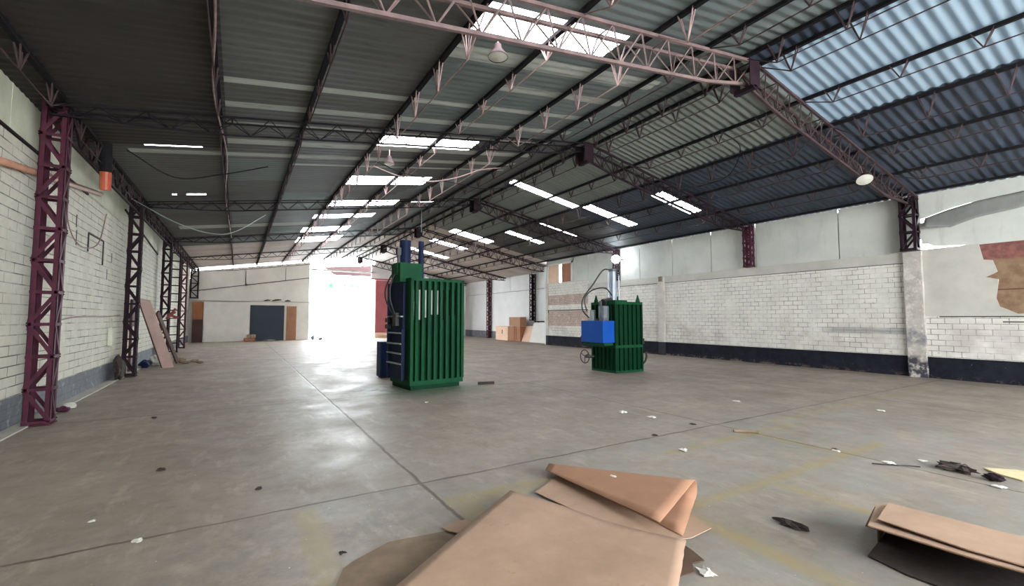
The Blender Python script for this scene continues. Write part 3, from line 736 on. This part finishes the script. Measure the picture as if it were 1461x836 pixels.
MB().tube((X0-.2, Y0+.26, 1.6), (X0-.2, Y0+.26, 1.95), .15, 16).box((X0-.3, Y0+.16, 1.52), (X0-.1, Y0+.36, 1.6)).build('electric_motor', M['grey_m'], B2)
MB().tube((X0-.22, Y0+.72, 1.52), (X0-.22, Y0+.72, 1.84), .09, 12).box((X0-.3, Y0+.6, 1.52), (X0-.12, Y0+.84, 1.58)).build('oil_filter', M['lightbar'], B2)
MB().tube((X0-.1, Y0+.5, 1.52), (X0-.1, Y0+.5, 2.1), .05, 10).tube((X0-.05, Y0+.45, 2.05), (X0+.25, Y0+.45, 2.1), .12, 14).build('valve_block', M['black'], B2)
def spline(pts, n=10):
    P_ = [Vector(p) for p in pts]; P_ = [P_[0]*2-P_[1]]+P_+[P_[-1]*2-P_[-2]]; out = []
    for i in range(1, len(P_)-2):
        for k in range(n):
            u = k/n; a, b2, c2, d2 = P_[i-1:i+3]
            out.append(.5*((2*b2)+(c2-a)*u+(2*a-5*b2+4*c2-d2)*u*u+(3*b2-a-3*c2+d2)*u**3))
    out.append(P_[-2]); return out
MB().poly(spline([(X0+.36, Y0+.5, 3.06), (X0+.1, Y0+.6, 3.05), (X0-.15, Y0+.8, 2.6), (X0-.35, Y0+1.0, 2.2), (X0-.42, Y0+.95, 1.85), (X0-.3, Y0+.8, 1.6)]), .022, 7).build('hydraulic_hose', M['black'], B2)
MB().poly(spline([(X0+.4, Y0+.45, 2.2), (X0+.15, Y0+.55, 2.5), (X0-.15, Y0+.8, 2.45), (X0-.33, Y0+.95, 2.2), (X0-.3, Y0+.9, 1.8)]), .02, 7).build('hydraulic_hose', M['black'], B2)
for z in (.92, .42):
    wh = MB().ring((X0-.22, Y0+D2+.06, z), .2, .016, 'x').build('hand_wheel', M['black'], B2)
    m = MB().tube((X0-.22, Y0+D2+.06, z), (X0+.04, Y0+D2-.08, z), .045, 10)
    for k in range(3):
        t_ = 2*math.pi*k/3+.5; m.tube((X0-.22, Y0+D2+.06, z), (X0-.22, Y0+D2+.06+.2*math.cos(t_), z+.2*math.sin(t_)), .012, 6)
    m.build('wheel_hub', M['black'], wh)
MB().poly(spline([(X0+W2-.02, Y0+.05, .2), (X0+W2+.08, Y0+.02, .28), (X0+W2+.13, Y0+.0, .42), (X0+W2+.12, Y0, .56)]), .03, 7).build('door_hook', M['black'], B2)
MB().box(*B((W2, .02, .82), (W2+.08, .12, .98))).build('latch', M['black'], B2)

# ------------------------------------------------------------------ lamps
def pendant(x, y, z, top, r, lb, tilt=0):
    p = empty('pendant_lamp', (x, y, z), lb, 'lamp', 'round ceiling lamps')
    MB().lathe([(.03, .2), (.05, .19), (.06, .12), (r*.9, .03), (r, 0), (r*.98, -.01)], (x, y, z), 20).build('lamp_shade', M['truss'], p, smooth=True)
    MB().lathe([(0, -.02), (r*.7, -.018), (r*.97, 0)], (x, y, z), 20).build('lamp_lens', M['lampglass'], p, smooth=True)
    MB().tube((x, y, z+.19), (x, y, top), .012, 6).build('stem', M['rust_lit'], p)
    return p
pendant(3.17, 5.6, 5.46, 5.75, .15, 'round ceiling lamp hanging beside the nearest skylight')
pendant(12.32, 4.5, 4.80, 5.28, .17, 'pale round lamp hanging from the nearest right hand truss').rotation_euler = (-.32, .5, 0)
pendant(3.03, 10.7, 5.34, 5.7, .13, 'dim round lamp hanging between the second and third left skylights')
# lit work lamp high on the right wall
L = empty('wall_floodlight', (15.6, 15.75, 4.4), 'glaring lit lamp high on the right wall above the far press', 'lamp')
MB().lathe([(0, -.2), (.1, -.173), (.173, -.1), (.2, 0), (.173, .1), (.1, .173), (0, .2)], (15.45, 15.75, 4.42), 16).build('bulb', M['bulb'], L, smooth=True)
MB().box((15.62, 15.68, 4.34), (15.66, 15.82, 4.52)).tube((15.66, 15.75, 4.43), (XR+.04, 15.75, 4.43), .02, 8).build('lamp_bracket', M['grey_m'], L)
pt = bpy.data.lights.new('floodlight_glow', 'POINT'); pt.energy = 20; pt.shadow_soft_size = .1; pt.color = (.75, .87, 1)
po = bpy.data.objects.new('floodlight_glow', pt); C.objects.link(po); po.location = (15.35, 15.6, 4.4)

# ------------------------------------------------------------------ cables, pipes
def cable(name, pts, r, mat, lb, cat='cable', group=None):
    o = MB().poly(spline(pts, 8), r, 6).build(name, mat); tag(o, lb, cat, group); return origin_to(o, pts[0])
cable('cable', [(2.48, 10, 4.98), (3.07, 10, 4.85), (3.78, 10, 4.84), (4.5, 10, 5.05), (5.11, 10, 5.34), (5.76, 10, 5.52)], .014, M['rust_lit'], 'pale cable drooping under the second left skylight')
cable('cable', [(2.6, 10.3, 5.2), (3.3, 10.2, 5.0), (4.3, 10.1, 4.95), (5.4, 10, 4.9), (6.8, 10, 5.3)], .01, M['purlin'], 'thin dark cable crossing behind the pale drooping one')
cable('cable', [(-2.4, 14.6, 4.62), (-1.48, 14.5, 4.1), (-.71, 14.5, 3.88), (-.15, 14.5, 3.98), (.6, 14.8, 4.6)], .012, M['lightbar'], 'greenish cable sagging from the left eave to a joist')
cable('cable', [(6.5, 18, 5.2), (6.5, 18, 5.7), (6.5, 18, 6.2)], .012, M['lightbar'], 'vertical drop wire hanging near the ridge above the near press')
cable('cable', [(-.33, -1, 5.05), (-.3, 5, 4.95), (-.42, 8, 5.02), (-.3, 11, 4.99), (-.4, 15, 5.0), (-.33, 22, 4.95)], .014, M['rust_lit'], 'brown cable running along the second left joist')
cable('cable', [(-2.0, 11.5, 4.95), (-1.2, 11.4, 4.5), (-.4, 11.6, 4.75), (.5, 12, 5.2)], .012, M['purlin'], 'dark slack cable near the left eave above the orange spout')
cable('cable', [(9.5, 6.2, 5.95), (10.4, 6.3, 5.75), (11.4, 7.3, 5.5), (11.9, 8.6, 5.6)], .011, M['purlin'], 'dark slack wire under the right slope before the second truss')
cable('conduit', [(XL+.03, 9.8, 1.42), (XL+.04, 10.6, 1.5), (XL+.03, 12.2, 1.62), (XL+.03, 14.7, 1.64), (XL+.05, 16, 1.68)], .014, M['rust_lit'], 'thin brown conduit running low along the left brick wall', 'pipe')
cable('cable', [(XL+.02, 11.2, 4.0), (XL+.05, 11.4, 3.3), (XL+.04, 12.3, 3.05), (XL+.02, 13.6, 3.3), (XL+.02, 14.2, 4.1)], .012, M['rust_lit'], 'looping wire on the left wall below the copper pipe')
o = MB().tube((-2.728, 6.5, 3.38), (-2.728, 13.3, 4.38), .05, 14).build('drain_pipe', M['copper'], smooth=True); origin_to(tag(o, 'copper coloured pipe slanting up along the left wall past the nearest column', 'pipe'), (-2.728, 6.5, 3.38))
o = empty('roof_spout', (-2.3, 11.5, 4.1), 'dark downspout with an orange end hanging from the left eave', 'spout')
MB().tube((-2.3, 11.4, 5.0), (-2.3, 11.5, 4.45), .1, 14).build('spout_body', M['purlin'], o); MB().tube((-2.3, 11.5, 4.45), (-2.3, 11.55, 4.1), .095, 14, .085).build('spout_end', M['orange'], o)
o = MB().box((XL+.01, 15.0, .9), (XL+.1, 15.3, 1.35)).tube((XL+.05, 15.15, 1.35), (XL+.05, 15.15, 1.58), .015, 6).build('switch_box', M['panel_l']); tag(o, 'pale electrical box on the left wall before the second column', 'electrical box')

# window-like rectangle outline painted over on the left wall
o = MB().bar((XL+.01, 12.85, 3.02), (XL+.01, 12.85, 3.42), .02, .03).bar((XL+.01, 12.85, 3.42), (XL+.01, 14.1, 3.42), .02, .03).bar((XL+.01, 14.1, 3.42), (XL+.01, 14.1, 2.85), .02, .03).build('trim_11', M['seam']); tag(o, kind='structure')
m = MB()
for y, z, h in ((12.0, 3.4, .25), (12.05, 3.05, .3), (15.0, 3.0, .25), (14.6, 2.55, .25), (18.6, 2.9, .3)): m.box((XL-.01, y, z), (XL+.004, y+.05, z+h))
struct(m, 'trim_12', M['seam'])

# buckled wall sheet curling inward beside the nearest right post
m = MB(); nu, nv = 20, 6
top = [(4.50, 4.31), (4.02, 4.45), (3.5, 4.56), (2.8, 4.62), (1.6, 4.72)]; bot = [(4.50, 4.05), (3.95, 3.96), (3.45, 4.13), (2.8, 4.22), (1.6, 4.45)]
def lerp_at(t, u):
    f = u*(len(t)-1); i = min(int(f), len(t)-2); f -= i; f = f*f*(3-2*f)*.3+f*.7
    return t[i][0]*(1-f)+t[i+1][0]*f, t[i][1]*(1-f)+t[i+1][1]*f
for i in range(nu+1):
    u = i/nu; a = lerp_at(top, u); b2 = lerp_at(bot, u)
    for j in range(nv+1):
        v = j/nv
        m.v.append((XR+.03-.22*(1-u*.85)*v**1.3, a[0]*(1-v)+b2[0]*v, a[1]*(1-v)+b2[1]*v))
for i in range(nu):
    for j in range(nv):
        a = i*(nv+1)+j; m.f.append((a, a+nv+1, a+nv+2, a+1)); m.m.append(0)
o = m.build('warped_sheet', M['sheet_grey'], smooth=True)
sm = o.modifiers.new('thick', 'SOLIDIFY'); sm.thickness = .01
tag(origin_to(o, (XR, 4.4, 4.2)), 'buckled grey wall sheet curling inward behind the nearest right post', 'wall sheet')

# ------------------------------------------------------------------ left wall clutter
o = empty('leaning_board', (-1.9, 18.2, 0), 'wide pale pink board leaning on the second left column', 'board', 'boards leaning on the left wall')
A = Vector((-2.03, 18.2, 0)); Bq = Vector((-1.72, 18.3, 0)); A2 = Vector((-2.56, 17.2, 2.16)); B2q = Vector((-2.27, 17.3, 2.1))
nrm = (Bq-A).cross(A2-A).normalized()*.12
m = MB().add([A, Bq, B2q, A2, A-nrm, Bq-nrm, B2q-nrm, A2-nrm], [(0,1,2,3),(7,6,5,4),(0,4,5,1),(1,5,6,2),(2,6,7,3),(3,7,4,0)]); m.build('board_face', M['pinkboard'], o)
m = MB().bar(A-nrm*.5, A2-nrm*.5, .14, .03, up=(Bq-A)); m.build('board_edge', M['wood_d'], o)
o = MB().bar((-1.74, 19.35, .09), (-2.18, 17.97, 1.78), .05, .16).build('leaning_plank', M['wood_d']); origin_to(tag(o, 'narrow dark plank leaning just behind the pink board', 'plank', 'boards leaning on the left wall'), (-1.86, 19.35, 0))
o = MB().box((-2.72, 17.1, 1.35), (-2.66, 17.6, 2.15)).box((-2.74, 17.3, 0), (-2.68, 17.4, 1.35)).build('notice_board', M['wood_d']); tag(o, 'dark brown panel standing against the brick behind the leaning board', 'panel')
def lump(name, c, r, mat, lb, cat, n=10, seed=1, group=None):
    rnd = random.Random(seed); m = MB(); k = 7; rag = r[2] < .035; n = n+6 if rag else n
    rad = [1+rnd.uniform(-.45, .35) if rag else 1 for _ in range(n)]
    for i in range(k+1):
        th = math.pi*i/k
        for j in range(n):
            ph = 2*math.pi*j/n; q = rad[j]*(1+rnd.uniform(-.25, .25))
            m.v.append((c[0]+r[0]*q*math.sin(th)*math.cos(ph), c[1]+r[1]*q*math.sin(th)*math.sin(ph), max(0.003, c[2]+r[2]+r[2]*q*math.cos(th))))
    for i in range(k):
        for j in range(n): m.f.append((i*n+j, (i+1)*n+j, (i+1)*n+(j+1) % n, i*n+(j+1) % n)); m.m.append(0)
    o = m.build(name, mat); origin_to(o, c); return tag(o, lb, cat, group)
lump('plastic_sack', (-2.3, 19.3, 0), (.2, .3, .17), M['paper'], 'crumpled white sack on the floor behind the leaning board', 'sack', 12, 3)
lump('dark_sack', (-2.5, 18.6, 0), (.16, .25, .12), M['navy'], 'dark blue sack beside the white one by the left wall', 'sack', 12, 4)
lump('trash_heap', (-2.6, 15.3, 0), (.12, .3, .3), M['debris'], 'dark heap against the wall before the second left column', 'heap', 12, 5)
lump('white_cup', (-2.5, 10.95, 0), (.09, .1, .05), M['paper'], 'crushed white cup by the left wall past the nearest column', 'cup', 10, 6)
lump('red_rag', (-2.52, 10.65, 0), (.1, .12, .045), M['maroon'], 'dark red rag on the floor beside the crushed white cup', 'rag', 10, 8)
for i, (x, y, s, lb) in enumerate(((-1.55, 19.5, .12, 'brown rubble chunk right of the leaning board foot'), (-1.3, 20.0, .1, 'tan rubble chunk farther along the left wall debris'), (-1.75, 20.3, .14, 'larger pale rubble chunk by the left wall behind the board'), (-1.1, 19.4, .08, 'smallest rubble chunk, out on the open floor by the boards'))):
    lump('rubble_chunk', (x, y, 0), (s*1.4, s*1.4, s*.5), M['card_dark'], lb, 'rubble', 9, 20+i, 'rubble by the leaning boards')
o = MB().bar((-2.42, 22.4, 1.6), (-2.15, 22.45, 1.85), .03, .09).bar((-2.42, 22.5, 1.75), (-2.05, 22.5, 1.6), .03, .1).bar((-2.42, 22.45, 1.55), (-2.15, 22.4, 1.98), .03, .08).build('red_bracket', M['red_d'])
tag(o, 'red metal bracket sticking out from the third left column', 'bracket')
# carton by the booth
def carton(name, x, y, z, sx, sy, sz, mat, lb, rot=0, group='cardboard boxes'):
    p = empty(name, (x, y, z), lb, 'box', group)
    MB().box((x-sx/2, y-sy/2, z), (x+sx/2, y+sy/2, z+sz)).build('box_body', mat, p, bevel=.008)
    MB().slab([(x-sx/2, y-sy/2, z+sz+.006), (x, y-sy/2, z+sz+.02), (x, y+sy/2, z+sz+.02), (x-sx/2, y+sy/2, z+sz+.006)], .005).slab([(x+sx/2, y-sy/2, z+sz+.006), (x+.02, y-sy/2, z+sz+.03), (x+.02, y+sy/2, z+sz+.03), (x+sx/2, y+sy/2, z+sz+.006)], .005).build('box_flap', mat, p)
    MB().box((x-.03, y-sy/2-.004, z), (x+.03, y-sy/2, z+sz)).build('tape', M['card_dark'], p)
    p.rotation_euler = (0, 0, rot)
    return p
carton('cardboard_box', .72, 35.6, 0, .62, .4, .22, M['wood'], 'bottom orange-brown box of the pile before the navy panel', .1)
carton('cardboard_box', .82, 35.62, .255, .5, .36, .2, M['card'], 'top box of the small pile before the navy panel', -.2)
lump('plastic_bag', (1.9, 35.4, 0), (.35, .2, .06), M['lightbar'], 'flat pale plastic bag on the floor before the navy panel', 'bag', 12, 9)
for i, (x, y, lb) in enumerate(((4.75, 35.9, 'dark bag standing at the left jamb of the doorway'), (5.2, 35.4, 'small grey bag just inside the bright doorway'))):
    lump('door_bag', (x, y, 0), (.14, .14, .16 if i == 0 else .1), M['grey_m'], lb, 'bag', 9, 30+i)

# ------------------------------------------------------------------ far right recess: crates, boards
o = empty('storage_crate', (16.7, 28.4, 0), 'pale peach carton standing left of the tall brown one, far recess', 'crate')
MB().box((16.45, 27.55, 0), (17.0, 29.3, 1.0)).build('crate_body', M['peach'], o, bevel=.01); MB().box((16.44, 28.3, .45), (16.45, 28.4, .75)).build('handle_slot', M['card_in'], o)
o = empty('tall_carton', (16.75, 26.6, 0), 'tall brown carton stack unit in the far right recess', 'crate')
MB().box((16.5, 26.0, 0), (17.0, 27.45, 1.02)).build('box_body', M['wood'], o); MB().box((16.5, 26.0, 1.04), (17.0, 27.45, 1.66)).build('upper_box', M['card_red'], o)
MB().box((16.49, 26.7, 0), (16.5, 26.76, 1.02)).box((16.49, 26.45, .1), (16.5, 26.5, .95)).build('seam', M['card_in'], o)
for i, (y0, y1, h, x, lb) in enumerate(((24.9, 25.9, 1.05, 16.55, 'pinkish sheet leaning beside the tall brown carton'), (23.1, 24.8, 1.3, 16.45, 'wide white sheet leaning in the recess corner'))):
    o = MB().add([(x, y0, .01), (x, y1, .01), (x+.45, y1+.1, h), (x+.45, y0+.1, h), (x+.04, y0, .01), (x+.04, y1, .01), (x+.49, y1+.1, h), (x+.49, y0+.1, h)], [(0,1,2,3),(7,6,5,4),(0,4,5,1),(1,5,6,2),(2,6,7,3),(3,7,4,0)]).build('leaning_sheet', M['peach'] if i == 0 else M['white'])
    origin_to(tag(o, lb, 'sheet', 'sheets leaning in the recess'), (x, (y0+y1)/2, 0))
o = empty('work_table', (17.1, 24.3, 0), 'narrow dark topped table against the far recess wall', 'table')
MB().box((17.1, 23.0, 1.34), (17.42, 25.2, 1.4)).build('table_top', M['maroon_dark'], o)
for x in (17.15, 17.38):
    for y in (23.1, 25.1): MB().box((x-.03, y-.03, 0), (x+.03, y+.03, 1.34)).build('leg', M['maroon_dark'], o)

# ------------------------------------------------------------------ cardboard in the foreground
def sheet(name, pts, mat, lb, t=.006, group='flattened cardboard on the near floor', sub=0):
    o = MB().slab(pts, t).build(name, mat); c = sum((Vector(p) for p in pts), Vector())/len(pts)
    return tag(origin_to(o, (c.x, c.y, 0)), lb, 'cardboard', group)
# piece under the big sheet, its shade put into the darker colour
sheet('cardboard_sheet', [(.62, 3.08, .012), (.70, 3.14, .012), (.97, 3.27, .012), (1.42, 3.20, .014), (1.85, 3.2, .012), (1.5, 2.6, .012), (.9, 2.5, .012), (.5, 2.8, .012)], M['card_dark'], 'shade-coloured darker cardboard piece peeking out at the left under the big sheet')
sheet('cardboard_scrap', [(1.36, 3.24, .03), (1.45, 3.27, .032), (1.56, 3.25, .04), (1.6, 3.1, .045), (1.42, 3.1, .035), (1.38, 3.16, .032)], M['card'], 'torn cardboard tip poking out at the left edge of the big sheet')
sheet('cardboard_sheet', [(2.36, 3.468, .022), (2.55, 3.56, .022), (2.773, 3.70, .022), (3.3, 2.8, .022), (3.1, 2.2, .02), (2.84, 2.18, .02), (2.5, 2.3, .02)], M['card'], 'middle cardboard sheet showing between the big sheet and the folded one')
sheet('cardboard_scrap', [(2.75, 2.25, .012), (2.70, 2.06, .018), (2.655, 1.94, .02), (2.57, 1.97, .015), (2.5, 1.9, .012), (2.35, 1.92, .012), (2.4, 2.2, .012)], M['card_in'], 'ragged dark brown scrap at the right corner of the big sheet')
# big sheet, gently bowed (grid)
def bowed(name, corners, nu, nv, h, mat, lb, t=.006, cat='cardboard', edge=None):
    a, b2, c2, d2 = [Vector(p) for p in corners]; m = MB()
    for i in range(nu+1):
        for j in range(nv+1):
            u, v = i/nu, j/nv; p = (a*(1-u)+b2*u)*(1-v)+(d2*(1-u)+c2*u)*v
            p.z += h(u, v)
            if edge and (j in (0, nv) or i in (0, nu)): p.x += random.uniform(-edge, edge); p.y += random.uniform(-edge, edge)
            m.v.append(tuple(p))
    for i in range(nu):
        for j in range(nv): q = i*(nv+1)+j; m.f.append((q, q+nv+1, q+nv+2, q+1)); m.m.append(0)
    o = m.build(name, mat, smooth=True); s_ = o.modifiers.new('thick', 'SOLIDIFY'); s_.thickness = t; s_.offset = -1
    c = (a+b2+c2+d2)/4
    tag(origin_to(o, (c.x, c.y, 0)), lb, cat, 'flattened cardboard on the near floor'); return o
# corners: far-left, far-right(ish), near-right, near-left
bowed('cardboard_sheet', [(2.10, 3.47, .05), (2.72, 2.13, .04), (1.55, 1.35, .03), (.50, 2.38, .04)], 22, 20,
      lambda u, v: .028*math.sin(math.pi*u)*math.sin(math.pi*v)+.012*math.sin(7*u+3*v)+.03*(1-u)**3, M['card'], 'largest flat tan cardboard sheet at the bottom edge, centre', edge=.004)
# folded sheet: lower leaf on the floor, crest at the far side, upper leaf reaching back toward the camera
prof = []
fo = MB(); nu, nv = 14, 12
farL = Vector((2.80, 3.86, 0)); farR = Vector((3.42, 2.58, 0)); nearL = Vector((2.70, 3.78, 0)); nearR = Vector((2.69, 2.33, 0))
lowL = Vector((2.86, 3.6, 0)); lowR = Vector((2.80, 2.22, 0))
for i in range(nu+1):
    u = i/nu; F = farL.lerp(farR, u); N = nearL.lerp(nearR, u); Lw = lowL.lerp(lowR, u); op = .06+.10*u
    row = []
    for j in range(5): v = j/4; p = Lw.lerp(F, v); p.z = .028+.004*v; row.append(p)
    for j in range(1, 6):
        th = math.pi*j/6; p = F.copy(); d_ = (F-N).normalized(); p += d_*(op*.45*math.sin(th)); p.z = .032+op*.5*(1-math.cos(th)); row.append(p)
    for j in range(7): v = j/6; p = F.lerp(N, v); p.z = .032+op*(1-v)+(.035+.035*u)*v; row.append(p)
    for p in row: fo.v.append(tuple(p))
nr = len(row)
for i in range(nu):
    for j in range(nr-1): q = i*nr+j; fo.f.append((q, q+nr, q+nr+1, q+1)); fo.m.append(0)
o = fo.build('folded_cardboard', M['card_red'], smooth=True); s_ = o.modifiers.new('thick', 'SOLIDIFY'); s_.thickness = .006
tag(origin_to(o, (2.9, 3.0, 0)), 'reddish cardboard folded over itself, behind the big sheet', 'cardboard', 'flattened cardboard on the near floor')
lump('tape_bit', (3.02, 3.15, .135), (.022, .03, .004), M['paper'], 'white bit of paper lying on the folded cardboard', 'paper scrap', 8, 41)
# raised carton at the right edge
cr = empty('flattened_carton', (4.0, 1.1, 0), 'half collapsed carton raised off the floor at the right frame edge', 'cardboard')
MB().slab([(4.30, 1.52, .19), (3.74, 1.385, .245), (3.72, .95, .24), (3.79, .45, .235), (4.42, .45, .19), (4.37, .9, .19)], .008).build('top_sheet', M['card'], cr)
MB().slab([(4.24, 1.57, .18), (3.63, 1.40, .222), (3.66, .95, .222), (3.76, .4, .222), (4.4, .4, .18)], .008).build('second_sheet', M['card'], cr)
MB().slab([(4.2, 1.57, .165), (3.67, 1.43, .2), (3.70, .9, .2), (3.8, .4, .2), (4.3, .4, .165)], .006).build('inner_sheet', M['card_in'], cr)
MB().add([(4.22, 1.52, .01), (4.38, .4, .01), (4.38, .4, .16), (4.22, 1.52, .16), (4.23, 1.52, .01), (4.39, .4, .01), (4.39, .4, .16), (4.23, 1.52, .16)], [(0,1,2,3),(7,6,5,4),(0,4,5,1),(1,5,6,2),(2,6,7,3),(3,7,4,0)]).build('side_wall', M['card_in'], cr)
MB().add([(3.95, 1.47, .005), (4.22, 1.53, .005), (4.22, 1.53, .17), (3.9, 1.45, .18), (3.95, 1.46, .005), (4.22, 1.52, .005), (4.22, 1.52, .17), (3.9, 1.44, .18)], [(0,1,2,3),(7,6,5,4),(0,4,5,1),(1,5,6,2),(2,6,7,3),(3,7,4,0)]).build('end_flap', M['card_in'], cr)
MB().slab([(4.2, 1.5, .012), (3.66, 1.42, .012), (3.60, 1.2, .012), (3.62, .4, .012), (4.36, .4, .012)], .008).build('shade_sheet', M['debris'], cr)  # dark sheet added to paint the shade beneath the carton

# ------------------------------------------------------------------ small litter
lump('black_scrap', (3.69, 1.92, 0), (.045, .10, .018), M['debris'], 'black crumpled rubber scrap on the floor between the cardboard piles', 'scrap', 14, 51)
lump('torn_rag', (6.5, 1.66, 0), (.12, .17, .034), M['debris'], 'dark crumpled rag lying on the slab joint at the right', 'rag', 14, 52)
lump('torn_rag', (6.40, 1.40, 0), (.06, .08, .035), M['maroon_dark'], 'small maroon rag piled beside the dark crumpled one', 'rag', 12, 53)
cable('twine', [(6.0, 2.25, .008), (6.1, 2.1, .012), (6.22, 2.02, .01), (6.3, 1.93, .008)], .006, M['debris'], 'dark twine trailing from the crumpled rag', 'twine')
sheet('bark_board', [(6.80, 1.56, .02), (6.95, 1.35, .03), (7.0, 1.1, .03), (6.75, 1.05, .02), (6.62, 1.25, .015), (6.68, 1.42, .015)], M['yellowstick'], 'pale yellowish bark-like strip at the right edge beside the rag', .012, None)
cable('wood_stick', [(6.0, 3.86, .02), (6.11, 3.77, .02), (6.2, 3.62, .02)], .02, M['card_dark'], 'short brown stick lying beyond the folded cardboard', 'stick')
cable('metal_bar', [(5.0, 9.78, .03), (5.2, 9.72, .03), (5.38, 9.66, .03)], .035, M['debris'], 'short dark bar on the floor beside the near press', 'bar')
GW = 'white paper scraps scattered over the floor'
scr = [((-.93, 4.82), .02, 'white scrap alone on the left part of the floor'), ((-.57, 4.23), .032, 'white scrap lying in the slab joint at the lower left'), ((4.65, 3.65), .04, 'white scrap right behind the folded cardboard on the floor'),
       ((6.19, 2.68), .035, 'white scrap on the crossing of painted lines at the right'), ((6.19, 2.16), .04, 'white scrap left of the dark rag along the joint'), ((6.19, 1.32), .04, 'white scrap between carton and bark strip at the right'),
       ((6.6, 2.0), .03, 'white scrap just beyond the dark rag'), ((2.56, 1.84), .045, 'white paper scrap at the bottom edge by the ragged corner'), ((5.6, 5.6), .06, 'white scrap farther out in the middle of the floor'),
       ((5.75, 5.1), .05, 'second white scrap in the middle floor cluster'), ((3.1, 8.2), .03, 'tiny white scrap before the near press'), ((8.2, 5.2), .05, 'white scrap out on the right part of the floor'), ((9.5, 3.4), .05, 'white scrap toward the right wall')]
for i, ((x, y), s, lb) in enumerate(scr): lump('paper_scrap', (x, y, 0), (s, s*1.3, s*.25), M['paper'], lb, 'paper scrap', 8, 60+i, GW)
GD = 'dark scraps scattered over the floor'
for i, (x, y, s, lb) in enumerate(((.22, 4.91, .03, 'dark brown scrap left of the central slab joint'), (-.64, 6.04, .035, 'dark scrap on the left floor between the wall and the central joint'), (5.9, 4.45, .03, 'dark scrap in the floor right of centre'), (6.25, 2.72, .03, 'dark scrap beside the white one on the line crossing'), (.66, 3.3, .02, 'dark crumb at the left tip of the shade-coloured cardboard'), (4.9, 4.3, .03, 'dark crumb on the joint behind the folded cardboard'), (-1.1, 9.2, .035, 'dark scrap near the second slab joint at the left'))):
    lump('dark_scrap', (x, y, 0), (s, s*1.3, s*.3), M['debris'], lb, 'scrap', 8, 90+i, GD)
for o in bpy.data.objects:
    if '_o' in o: del o['_o']
